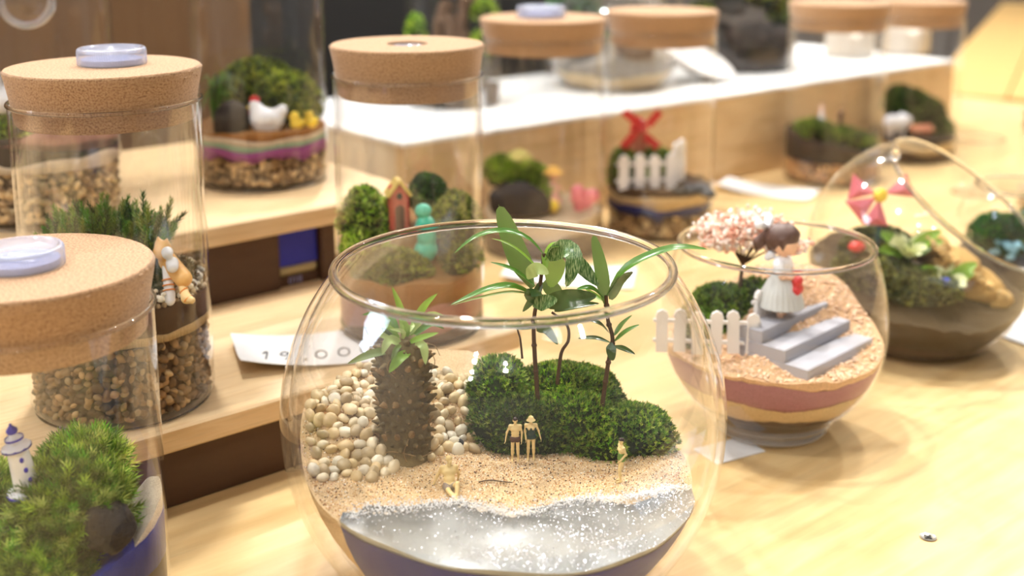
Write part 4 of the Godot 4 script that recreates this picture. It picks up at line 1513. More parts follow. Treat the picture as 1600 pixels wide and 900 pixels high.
	for p in tips: tube(mb, smooth_path(mm3([[1, 14, 0], [p[0] * 0.45 + 1.0, 14 + (p[1] - 14) * 0.55, p[2] * 0.5], p]), 8), 0.0008, 0.0004, 6)
	part(tr, "trunk", mb.mesh(), M.stem)
	xs = []
	cols = []
	for k in 2600:
		var p: Array = tips[k % tips.size()]
		var c := Vector3(p[0], p[1], p[2]) + Vector3(rng.randfn() * 5.2, rng.randfn() * 4.2, rng.randfn() * 5.0)
		if c.y < 23.0: continue
		var s := rng.randf_range(0.0008, 0.0018)
		xs.append(Transform3D(Basis(Vector3(rng.randf() - 0.5, rng.randf() - 0.5, rng.randf() - 0.5).normalized(), rng.randf() * TAU).scaled(Vector3(s, s, s)), c / 1000.0))
		var pk: Array = [[0.97, 0.83, 0.75], [0.98, 0.91, 0.86], [0.95, 0.74, 0.64], [0.99, 0.96, 0.93], [0.93, 0.68, 0.58]][rng.randi() % 5]
		cols.append(lin(pk[0], pk[1], pk[2]))
	many(tr, "blossoms", stones[4], M.grain, xs, cols)
	# the girl
	var gi := thing("girl_figurine", "girl figurine with brown ponytail, white bow and pleated dress on the grey steps", "figurine", at + Vector3(0.0012, 0.0738, 0.0131), 1.0)
	var sc := Transform3D(Basis.from_scale(Vector3.ONE * 0.056), Vector3.ZERO)
	mb = MB.new()
	blob(mb, [limb(Vector3(0, 0.80, 0.01), Vector3(0, 0.80, 0.03), 0.135, 0.125), limb(Vector3(0, 0.74, 0.06), Vector3(0, 0.73, 0.07), 0.09, 0.07), limb(Vector3(0, 0.77, 0.16), Vector3(0, 0.765, 0.172), 0.014, 0.014), limb(Vector3(0, 0.58, 0), Vector3(0, 0.70, 0), 0.045, 0.045),
		limb(Vector3(0.10, 0.56, 0.02), Vector3(0.13, 0.46, 0.05), 0.030, 0.027), limb(Vector3(0.13, 0.46, 0.05), Vector3(0.05, 0.43, 0.13), 0.027, 0.022), limb(Vector3(-0.10, 0.56, 0.02), Vector3(-0.13, 0.46, 0.05), 0.030, 0.027), limb(Vector3(-0.13, 0.46, 0.05), Vector3(-0.03, 0.43, 0.13), 0.027, 0.022),
		limb(Vector3(0.05, 0.0, 0.02), Vector3(0.05, 0.2, 0), 0.035, 0.04), limb(Vector3(-0.05, 0.0, 0.02), Vector3(-0.05, 0.2, 0), 0.035, 0.04), limb(Vector3(0, 0.2, 0), Vector3(0, 0.5, 0), 0.08, 0.08)], 0.013, 0.03, sc)
	part(gi, "body", mb.mesh(), M.skin)
	mb = MB.new()
	blob(mb, [limb(Vector3(0, 0.84, -0.03), Vector3(0, 0.86, 0.03), 0.150, 0.135), limb(Vector3(0, 0.80, -0.10), Vector3(0, 0.74, -0.12), 0.09, 0.06), limb(Vector3(0.02, 0.86, -0.17), Vector3(0.02, 0.74, -0.27), 0.055, 0.06), limb(Vector3(0.02, 0.74, -0.27), Vector3(0.02, 0.66, -0.30), 0.06, 0.02), limb(Vector3(0.12, 0.84, 0.04), Vector3(0.125, 0.74, 0.05), 0.03, 0.012), limb(Vector3(-0.12, 0.84, 0.04), Vector3(-0.125, 0.74, 0.05), 0.03, 0.012), limb(Vector3(-0.06, 0.90, 0.10), Vector3(0.07, 0.885, 0.115), 0.04, 0.035)], 0.013, 0.03, sc, 0.0, 0.60)
	part(gi, "hair", mb.mesh(), M.hair_brown)
	mb = MB.new()
	blob(mb, [limb(Vector3(0.03, 0.92, -0.19), Vector3(0.16, 0.97, -0.22), 0.03, 0.05), limb(Vector3(0.03, 0.92, -0.19), Vector3(-0.12, 0.97, -0.22), 0.03, 0.05), limb(Vector3(0.0, 0.64, -0.12), Vector3(0.0, 0.60, -0.16), 0.05, 0.04)], 0.014, 0.02, sc)
	part(gi, "bow", mb.mesh(), M.white)
	mb = MB.new()
	blob(mb, [limb(Vector3(0, 0.56, 0), Vector3(0, 0.44, 0), 0.095, 0.085), limb(Vector3(-0.08, 0.58, 0), Vector3(0.08, 0.58, 0), 0.06, 0.06), limb(Vector3(0.11, 0.57, 0.01), Vector3(0.125, 0.51, 0.03), 0.055, 0.05), limb(Vector3(-0.11, 0.57, 0.01), Vector3(-0.125, 0.51, 0.03), 0.055, 0.05)], 0.013, 0.03, sc)
	part(gi, "blouse", mb.mesh(), M.white)
	mb = MB.new()
	var rows := []
	for q in [[0.095, 0.45], [0.15, 0.36], [0.20, 0.25], [0.235, 0.12], [0.232, 0.11], [0.10, 0.20]]:
		var row := PackedInt32Array()
		for k in 96:
			var g := TAU * k / 96
			var r: float = q[0] * (1.0 + 0.055 * absf(sin(g * 12.0)) * smoothstep(0.46, 0.3, q[1]))
			row.append(mb.vert(sc * Vector3(r * cos(g), q[1], r * sin(g))))
		rows.append(row)
	for j in 5:
		for k in 96:
			var e := (k + 1) % 96
			mb.quad(rows[j][e], rows[j + 1][e], rows[j + 1][k], rows[j][k])
	part(gi, "pleated_skirt", mb.mesh(), mat(0.78, 0.78, 0.76, 0.6))
	mb = MB.new()
	blob(mb, [limb(Vector3(-0.02, 0.40, 0.17), Vector3(0.03, 0.40, 0.17), 0.05, 0.05), limb(Vector3(-0.03, 0.31, 0.17), Vector3(0.04, 0.31, 0.17), 0.055, 0.055)], 0.012, 0.03, sc)
	part(gi, "red_bag", mb.mesh(), M.red)

func blossom_ground(x: float, z: float) -> float:
	var q := 0.714 * x + 0.70 * z
	return 0.052 + 0.026 * smoothstep(0.045, -0.01, q) * smoothstep(-0.035, 0.01, x) + 0.006 * smoothstep(0.05, -0.02, z) + 0.0008 * sin(x * 160.0) * sin(z * 130.0)


# ---------------------------------------------------------------- the jars with cork lids
func left_jars() -> void:
	# front left, on the table
	var at := S(0.153, 0, -0.497)
	jar("cork-lidded glass jar at the front left, standing on the table with the lighthouse inside", at, 0.049, 0.146)
	cork("cork lid with a bluish plastic cap, on the lighthouse jar nearest the viewer", at + Vector3(0, 0.146, 0), 0.049)
	led_cap("bluish clear plastic cap on the cork lid nearest the viewer", at + Vector3(-0.001, 0.1652, 0.002), 0.0165, 0.0085)
	layer("soil_layer", "dark soil filling the lower half of the lighthouse jar", "soil", at, 0.0475, flat(0.0034), wavy(0.040, 0.002, 2.0, Vector2(-0.15, -0.1)), M.soil)
	layer("blue_sand", "bright blue sand running down the right side of the lighthouse jar", "sand", at, 0.0478, wavy(0.0402, 0.002, 2.0, Vector2(-0.15, -0.1)), func(x, z): return 0.0405 + minf(0.0, x * -0.15 - z * 0.1) + 0.019 * smoothstep(0.020, 0.05, x + z * 0.2), M.blue_sand, 0.001)
	layer("white_sand", "white sand crest above the blue sand in the lighthouse jar", "sand", at, 0.0474, func(x, z): return 0.0385 + minf(0.0, x * -0.15 - z * 0.1), func(x, z): return 0.040 + minf(0.0, x * -0.15 - z * 0.1) + 0.026 * smoothstep(0.022, 0.05, x - z * 0.15), M.white_sand, 0.0014)
	rock("dark_rock", "dark rock at the right of the moss in the lighthouse jar", at + Vector3(0.0345, 0.060, 0.010), Vector3(0.0105, 0.013, 0.012), M.rock, 11.0)
	var feather := sprig(0.0085, 26, 0.0052, 0.00055)
	moss("moss_clump", "large feathery yellow-green moss clump in the lighthouse jar", at, [[Vector3(0.013, 0.056, 0.006), Vector3(0.019, 0.019, 0.021)], [Vector3(0.000, 0.038, 0.025), Vector3(0.022, 0.015, 0.016)], [Vector3(-0.026, 0.051, 0.000), Vector3(0.015, 0.017, 0.018)], [Vector3(0.012, 0.066, -0.014), Vector3(0.013, 0.012, 0.012)]], 2300, feather, [[0.52, 0.64, 0.16], [0.66, 0.76, 0.28], [0.42, 0.56, 0.12], [0.76, 0.82, 0.42], [0.36, 0.48, 0.14], [0.36, 0.62, 0.10]], 0.25, 0.5, 0.0475, Vector3(0, 0.06, 0))
	lighthouse(at + Vector3(-0.0010, 0.0715, 0.013))
	# the tall jar on the lower shelf
	at = S(0.2340, 0.048, -0.6120)
	jar("tall cork-lidded glass jar on the lower shelf, dark moss and a tabby cat inside", at, 0.0475, 0.163, 0.0022)
	cork("cork lid with a crumbly edge and clear cap, on the tall left jar", at + Vector3(0, 0.163, 0), 0.0475, 0.0105, 0.0175)
	led_cap("clear ribbed plastic cap on the crumbly cork lid of the tall left jar", at + Vector3(0.0025, 0.1807, -0.006), 0.0172, 0.0088)
	gravel("brown gravel at the bottom of the tall left jar", at, 0.0462, 0.0034, 0.043, 0.0048, [[0.56, 0.42, 0.25], [0.66, 0.52, 0.34], [0.44, 0.32, 0.18], [0.34, 0.24, 0.14], [0.72, 0.60, 0.42], [0.50, 0.38, 0.24]])
	layer("sand_layer", "thin pale sand layer above the gravel in the tall left jar", "sand", at, 0.0462, flat(0.0435), wavy(0.0475, 0.0008), M.cream_sand)
	layer("soil_layer", "brown granular soil above the pale sand in the tall left jar", "soil", at, 0.0462, wavy(0.0475, 0.0008), wavy(0.061, 0.0012), M.brown_soil, 0.0012)
	gravel("whitish stone chips on the soil in the tall left jar", at, 0.0462, 0.0605, 0.068, 0.0034, [[0.86, 0.80, 0.68], [0.92, 0.90, 0.84], [0.62, 0.52, 0.38], [0.45, 0.36, 0.25]], true)
	moss("moss_mound", "low grey-green moss mound under the dark bush in the tall left jar", at, [[Vector3(-0.012, 0.067, -0.004), Vector3(0.030, 0.022, 0.028)], [Vector3(0.026, 0.068, 0.004), Vector3(0.017, 0.012, 0.018)]], 1500, tuft(6, 0.003, 0.0004, 0.6), [[0.42, 0.38, 0.24], [0.30, 0.28, 0.16], [0.22, 0.24, 0.10], [0.55, 0.50, 0.34]], 0.2)
	bush(at + Vector3(-0.0035, 0.088, 0))
	cat(at + Vector3(0.0375, 0.0755, 0.019))
	# on the upper shelf, far left
	at = S(0.2665, 0.105, -0.8128)
	jar("large glass jar at the far left on the upper shelf, behind the tall jar", at, 0.0495, 0.178)
	cork("cork lid of the far left jar on the upper shelf, above the picture", at + Vector3(0, 0.178, 0), 0.0495)
	gravel("tan gravel in the far left jar on the upper shelf", at, 0.0480, 0.0034, 0.037, 0.0058, [[0.72, 0.60, 0.42], [0.80, 0.70, 0.52], [0.62, 0.50, 0.34], [0.50, 0.40, 0.28]])
	layer("sand_layer", "white sand layer in the far left jar on the upper shelf", "sand", at, 0.0480, flat(0.0375), wavy(0.045, 0.002), M.white_sand)
	layer("soil_layer", "dark soil in the far left jar on the upper shelf", "soil", at, 0.0480, wavy(0.045, 0.002), wavy(0.057, 0.002, 2.0, Vector2(-0.1, 0)), M.soil)
	layer("sand_mound", "pinkish sand mound on the right of the far left jar's soil", "sand", at, 0.0480, func(x, z): return 0.054 - 0.1 * x, func(x, z): return 0.0545 - 0.1 * x + 0.017 * smoothstep(-0.01, 0.03, x), M.pink_sand, 0.001)
	moss("moss_clump", "bright green moss on the left in the far left jar", at, [[Vector3(-0.022, 0.060, 0.010), Vector3(0.020, 0.016, 0.020)], [Vector3(-0.006, 0.058, -0.015), Vector3(0.018, 0.014, 0.016)]], 1500, tuft(6, 0.005, 0.0007, 0.6), LIMES, 0.2)
	var w := MB.new()
	blob(w, [limb(Vector3(0, 0.008, 0), Vector3(0.008, 0.009, 0), 0.009, 0.008), limb(Vector3(-0.006, 0.018, 0), Vector3(-0.006, 0.022, 0), 0.0065, 0.006), limb(Vector3(-0.009, 0.027, 0.002), Vector3(-0.009, 0.034, 0.002), 0.002, 0.0017), limb(Vector3(-0.004, 0.027, 0.002), Vector3(-0.003, 0.034, 0.002), 0.002, 0.0017), limb(Vector3(0.014, 0.012, 0), Vector3(0.016, 0.013, 0), 0.004, 0.003)], 0.0013, 0.004)
	solo("rabbit_figurine", "small white animal figurine in the far left jar, mostly cut off by the picture's edge", "figurine", w.mesh(), M.white, at + Vector3(-0.014, 0.073, 0.022), 0.3)
	var gl := thing("glass_globe", "small thick clear glass globe hanging at the top left in the far left jar", "globe", at + Vector3(0.001, 0.145, 0.012))
	var mb := MB.new()
	ball(mb, Vector3.ZERO, Vector3.ONE * 0.0195, Basis(), 40, 26)
	part(gl, "outer_glass", mb.mesh(), M.glass)
	mb = MB.new()
	torus(mb, 0.0165, 0.0028, 0.0, 0.0028, 60, 12)
	var ring := part(gl, "glass_ring", mb.mesh(), M.plastic)
	ring.rotation.x = PI / 2 - 0.1
	mb = MB.new()
	tube(mb, [Vector3(0, 0.019, 0), Vector3(0, 0.026, -0.003), Vector3(0, 0.0335, -0.005)], 0.0004, 0.0004, 6)
	part(gl, "hanging_wire", mb.mesh(), M.steel)
	# the hen jar
	at = S(0.4288, 0.105, -0.8152)
	jar("tall glass jar with the white hen and the rainbow sand, on the upper shelf", at, 0.0490, 0.178)
	cork("cork lid of the hen jar, above the picture", at + Vector3(0, 0.178, 0), 0.0490)
	gravel("brown gravel at the bottom of the hen jar", at, 0.0476, 0.0034, 0.024, 0.0056, [[0.66, 0.54, 0.36], [0.74, 0.62, 0.44], [0.54, 0.42, 0.26], [0.46, 0.35, 0.22]])
	layer("sand_layer", "purple sand layer with a jagged lower edge in the hen jar", "sand", at, 0.0476, wavy(0.0235, 0.0016, 7.0), wavy(0.0315, 0.0014, 3.0), M.purple_sand, 0.0005)
	layer("sand_layer", "pale mint sand layer above the purple one in the hen jar", "sand", at, 0.0476, wavy(0.0315, 0.0014, 3.0), wavy(0.0350, 0.0012, 3.0, Vector2.ZERO, 0.4), M.mint_sand, 0.0004)
	layer("sand_layer", "white sand layer above the mint one in the hen jar", "sand", at, 0.0476, wavy(0.0350, 0.0012, 3.0, Vector2.ZERO, 0.4), wavy(0.0390, 0.0012, 3.0, Vector2.ZERO, 0.8), M.white_sand, 0.0004)
	layer("sand_layer", "tan sand surface the white hen stands on", "sand", at, 0.0476, wavy(0.0390, 0.0012, 3.0, Vector2.ZERO, 0.8), wavy(0.0435, 0.0012, 2.0), M.tan_sand, 0.0006)
	rock("dark_rock", "dark grey-brown rock behind the white hen", at + Vector3(-0.014, 0.049, 0.010), Vector3(0.014, 0.014, 0.012), M.rock, 21.0)
	moss("moss_clump", "olive-green moss mound behind the hen and chicks", at, [[Vector3(0.018, 0.056, -0.008), Vector3(0.023, 0.024, 0.022)], [Vector3(-0.004, 0.058, -0.020), Vector3(0.028, 0.028, 0.018)], [Vector3(0.031, 0.052, 0.010), Vector3(0.012, 0.015, 0.016)]], 1900, tuft(6, 0.0065, 0.0007, 0.7), [[0.50, 0.56, 0.10], [0.62, 0.64, 0.17], [0.40, 0.48, 0.09], [0.30, 0.38, 0.08]], 0.3)
	grassy(at + Vector3(-0.029, 0.045, 0.021))
	hen(at + Vector3(0.010, 0.0432, 0.031))
	for k in 2:
		chick(at + Vector3(0.0315 + k * 0.0090, 0.0433, 0.0275 - k * 0.0065), ["yellow chick figurine next to the hen's tail", "yellow chick figurine farther right, by the glass in the hen jar"][k], 0.3 - k * 0.6)

func lighthouse(at: Vector3) -> void:
	var o := thing("lighthouse_figurine", "tiny white lighthouse with blue trim leaning on the moss in the front left jar", "figurine", at)
	o.rotation.z = 0.14
	o.rotation.x = 0.08
	var mb := MB.new()
	lathe(mb, [Vector2(0, 0.0), Vector2(0.0072, 0.0), Vector2(0.0080, 0.0006), Vector2(0.0082, 0.0018), Vector2(0.0078, 0.0026), Vector2(0.0060, 0.0030), Vector2(0.0053, 0.0034), Vector2(0.0050, 0.006), Vector2(0.0041, 0.0195), Vector2(0.0042, 0.0200), Vector2(0.0056, 0.0208), Vector2(0.0058, 0.0216), Vector2(0.0040, 0.0222), Vector2(0.0022, 0.0224), Vector2(0.0022, 0.0236), Vector2(0.0035, 0.0246), Vector2(0.0034, 0.0252), Vector2(0.0019, 0.0256), Vector2(0.0018, 0.0276), Vector2(0, 0.0278)], 40)
	part(o, "tower", mb.mesh(), M.white)
	mb = MB.new()
	lathe(mb, [Vector2(0, -0.0002), Vector2(0.0076, -0.0001), Vector2(0.0084, 0.0004), Vector2(0.0086, 0.0014), Vector2(0.0082, 0.0018)], 40)
	part(o, "blue_base_band", mb.mesh(), M.blue_paint)
	mb = MB.new()
	for q in [[0.0057, 0.0207, 10], [0.0034, 0.0246, 0]]:
		var n := 60
		var rows := [PackedInt32Array(), PackedInt32Array(), PackedInt32Array()]
		for k in n:
			var a := TAU * k / n
			var sc: float = 0.0005 * absf(sin(a * q[2] / 2.0)) if q[2] else 0.0
			rows[0].append(mb.vert(Vector3(cos(a) * q[0] * 0.80, q[1] - 0.0005, sin(a) * q[0] * 0.80)))
			rows[1].append(mb.vert(Vector3(cos(a) * (q[0] + 0.0003), q[1] - 0.0001, sin(a) * (q[0] + 0.0003))))
			rows[2].append(mb.vert(Vector3(cos(a) * (q[0] + 0.0003), q[1] + 0.0009 - sc, sin(a) * (q[0] + 0.0003))))
		for j in 2:
			for k in n:
				var e := (k + 1) % n
				mb.quad(rows[j][k], rows[j + 1][k], rows[j + 1][e], rows[j][e])
	part(o, "blue_gallery", mb.mesh(), M.blue_paint)
	mb = MB.new()
	lathe(mb, [Vector2(0.0019, 0.0274), Vector2(0.0023, 0.0282), Vector2(0.0022, 0.0290), Vector2(0.0010, 0.0304), Vector2(0.0005, 0.0309), Vector2(0.0005, 0.0316), Vector2(0, 0.0318)], 24)
	part(o, "blue_dome", mb.mesh(), M.blue_paint)
	for k in 3:
		var p := part(o, "blue_window", ballm(Vector3(0.0009, 0.0012, 0.0004), 0, 8, 14, 8), M.blue_paint)
		var g := 0.95 - k * 0.12
		var y := 0.0165 - k * 0.0046
		var r := lerpf(0.0050, 0.0041, (y - 0.006) / 0.0135)
		p.position = Vector3(cos(g) * r, y, sin(g) * r)
		p.rotation.y = PI / 2 - g

func bush(at: Vector3) -> void:
	var o := thing("moss_bush", "dark green spiky bush with upright shoots in the tall left jar", "plant", at)
	var sh := [sprig(0.012, 40, 0.0042, 0.0007), sprig(0.018, 52, 0.0045, 0.0007)]
	var xs := [[], []]
	var cols := [[], []]
	for k in 330:
		var x := rng.randf_range(-0.031, 0.031)
		var z := rng.randf_range(-0.018, 0.014)
		if Vector2(x / 0.032, z / 0.020).length() > 1.0: continue
		var tall := 1 if k % 5 == 0 and x > -0.012 else 0
		var lean := Vector3(x * 12.0 + rng.randfn() * 0.25, 1.0, z * 12.0 + rng.randfn() * 0.25).normalized()
		var u := lean.cross(Vector3.FORWARD).normalized()
		xs[tall].append(Transform3D(Basis(u, lean, u.cross(lean)).rotated(lean, rng.randf() * TAU) * Basis.from_scale(Vector3.ONE * rng.randf_range(0.7, 1.15)), Vector3(x, rng.randf_range(-0.004, 0.007) - 0.25 * absf(x) * rng.randf(), z)))
		var t: Array = [[0.26, 0.42, 0.08], [0.38, 0.56, 0.12], [0.50, 0.64, 0.18], [0.20, 0.33, 0.07], [0.56, 0.60, 0.22], [0.30, 0.56, 0.10]][rng.randi() % 6]
		cols[tall].append(lin(t[0], t[1], t[2]))
	var mb := MB.new()
	ball(mb, Vector3(0, -0.003, -0.002), Vector3(0.029, 0.009, 0.017), Basis(), 20, 12, 0.3)
	part(o, "moss_cushion", mb.mesh(), M.moss_core)
	for k in 2: many(o, "shoots", sh[k], M.moss, xs[k], cols[k])

func cat(at: Vector3) -> void:
	var o := thing("cat_figurine", "small white and orange tabby cat figurine draped over the stones in the tall left jar", "figurine", at, -0.5)
	o.scale = Vector3.ONE * 1.0
	var mb := MB.new()
	blob(mb, [limb(Vector3(-0.006, 0.006, 0), Vector3(0.006, -0.001, 0.002), 0.0048, 0.0046), limb(Vector3(-0.006, 0.0125, 0.003), Vector3(-0.005, 0.0125, 0.005), 0.0046, 0.0042), limb(Vector3(-0.0085, 0.0165, 0.003), Vector3(-0.009, 0.019, 0.003), 0.0016, 0.0006), limb(Vector3(-0.0035, 0.0165, 0.003), Vector3(-0.0028, 0.019, 0.003), 0.0016, 0.0006)], 0.0007, 0.003)
	part(o, "body", mb.mesh(), mat(0.92, 0.72, 0.44, 0.45))
	mb = MB.new()
	blob(mb, [limb(Vector3(-0.004, 0.004, 0.003), Vector3(0.001, -0.009, 0.007), 0.0024, 0.0026), limb(Vector3(0.001, -0.009, 0.007), Vector3(0.0025, -0.0115, 0.0085), 0.0028, 0.0026), limb(Vector3(0.002, 0.0075, 0.005), Vector3(0.0035, 0.006, 0.0065), 0.0032, 0.0030), limb(Vector3(0.000, 0.013, 0.006), Vector3(0.001, 0.0125, 0.007), 0.0030, 0.0027)], 0.0006, 0.001)
	part(o, "paws", mb.mesh(), M.white)
	mb = MB.new()
	blob(mb, [limb(Vector3(0.006, -0.004, 0.003), Vector3(0.0115, -0.0095, 0.006), 0.0022, 0.0023), limb(Vector3(0.0115, -0.0095, 0.006), Vector3(0.016, -0.0095, 0.007), 0.0023, 0.0018)], 0.0006, 0.002)
	part(o, "tail", mb.mesh(), mat(0.93, 0.80, 0.56, 0.45))
	for q in [[Vector3(-0.0015, -0.002, 0.0052), 0.0029], [Vector3(-0.0005, -0.0045, 0.006), 0.0029], [Vector3(0.0003, -0.0068, 0.0066), 0.003]]:
		var tb := MB.new()
		torus(tb, q[1] - 0.0002, 0.0004, 0.0, 0.0004, 20, 6)
		var p := part(o, "stripe", tb.mesh(), M.orange)
		p.position = q[0]
		p.rotation = Vector3(-0.3, 0, 0.36)
	for q in [Vector3(0.0085, -0.0065, 0.0045), Vector3(0.0105, -0.0085, 0.0055), Vector3(0.0132, -0.0095, 0.0064)]:
		var tb := MB.new()
		torus(tb, 0.0022, 0.0004, 0.0, 0.0004, 20, 6)
		var p := part(o, "stripe", tb.mesh(), M.orange)
		p.position = q
		p.rotation = Vector3(0, 0, 0.85)

func grassy(at: Vector3) -> void:
	var o := thing("grass_tuft", "arching dark green grassy plant at the left in the hen jar", "plant", at)
	for k in 34:
		var g := rng.randf() * TAU
		var l := rng.randf_range(0.026, 0.044)
		var out := rng.randf_range(0.25, 0.75)
		var d := Vector3(cos(g), 0, sin(g) * 0.6)
		if d.x < 0: d.x *= 0.35
		var lb := MB.new()
		leaf(lb, [d * 0.002, d * l * out * 0.5 + Vector3(0, l * 0.85, 0), d * l * out * 1.3 + Vector3(0, l * rng.randf_range(0.4, 0.95), 0)], rng.randf_range(0.0022, 0.0034), Vector3(0, 0.8, 0.6), 0.2, 0.0, 10)
		part(o, "blade", lb.mesh(), M.leaf_dark if k % 3 == 0 else M.leaf)

func hen(at: Vector3) -> void:
	var o := thing("hen_figurine", "white hen figurine with a red comb, in front of the dark rock", "figurine", at)
	var mb := MB.new()
	blob(mb, [limb(Vector3(-0.002, 0.0085, 0), Vector3(0.006, 0.0085, 0), 0.0082, 0.0070), limb(Vector3(-0.004, 0.010, 0), Vector3(-0.0075, 0.0185, 0), 0.0068, 0.0042), limb(Vector3(0.007, 0.0095, 0), Vector3(0.0122, 0.0150, 0), 0.0058, 0.0030), limb(Vector3(0.0122, 0.0150, 0), Vector3(0.0125, 0.0165, 0), 0.003, 0.0022), limb(Vector3(-0.002, 0.002, 0), Vector3(0.005, 0.002, 0), 0.0052, 0.0050)], 0.0009, 0.004)
	part(o, "body", mb.mesh(), M.white)
	mb = MB.new()
	blob(mb, [limb(Vector3(-0.0096, 0.0222, 0), Vector3(-0.0095, 0.0236, 0), 0.0016, 0.0013), limb(Vector3(-0.0075, 0.0228, 0), Vector3(-0.0073, 0.0248, 0), 0.0017, 0.0014), limb(Vector3(-0.0052, 0.0222, 0), Vector3(-0.0046, 0.0236, 0), 0.0016, 0.0012), limb(Vector3(-0.0110, 0.0140, 0), Vector3(-0.0112, 0.0125, 0), 0.0011, 0.0012)], 0.0006, 0.0015)
	part(o, "red_comb", mb.mesh(), M.red)
	mb = MB.new()
	lathe(mb, [Vector2(0.0016, 0), Vector2(0.0009, 0.0016), Vector2(0, 0.0034)], 12)
	var p := part(o, "beak", mb.mesh(), M.yellow)
	p.position = Vector3(-0.0108, 0.0176, 0)
	p.rotation.z = PI / 2 + 0.3
	for s in [-1, 1]:
		var e := part(o, "eye", ballm(Vector3.ONE * 0.0006, 0, 8, 8, 6), M.black)
		e.position = Vector3(-0.0098, 0.0200, s * 0.0030)
		var wg := part(o, "wing", ballm(Vector3(0.0058, 0.0040, 0.0016), 0, 8, 16, 10), M.white)
		wg.position = Vector3(0.003, 0.0098, s * 0.0072)
		wg.rotation.z = 0.25

func chick(at: Vector3, label: String, turn: float) -> void:
	var o := thing("chick_figurine", label, "figurine", at, turn, "chicks beside the hen")
	var mb := MB.new()
	blob(mb, [limb(Vector3(0, 0.0045, 0), Vector3(0.0008, 0.0045, 0), 0.0047, 0.0045), limb(Vector3(-0.0012, 0.0098, 0.0006), Vector3(-0.001, 0.0102, 0.0006), 0.0038, 0.0036), limb(Vector3(0.0040, 0.006, 0), Vector3(0.0056, 0.0075, 0), 0.002, 0.001)], 0.0006, 0.002)
	part(o, "body", mb.mesh(), M.yellow)
	var b := part(o, "beak", ballm(Vector3(0.0012, 0.0006, 0.0008), 0, 8, 10, 6), M.orange)
	b.position = Vector3(-0.0050, 0.0098, 0.0008)
	for s in [-1, 1]:
		part(o, "eye", ballm(Vector3.ONE * 0.0005, 0, 8, 8, 6), M.black).position = Vector3(-0.0040, 0.0112, 0.0006 + s * 0.0020)


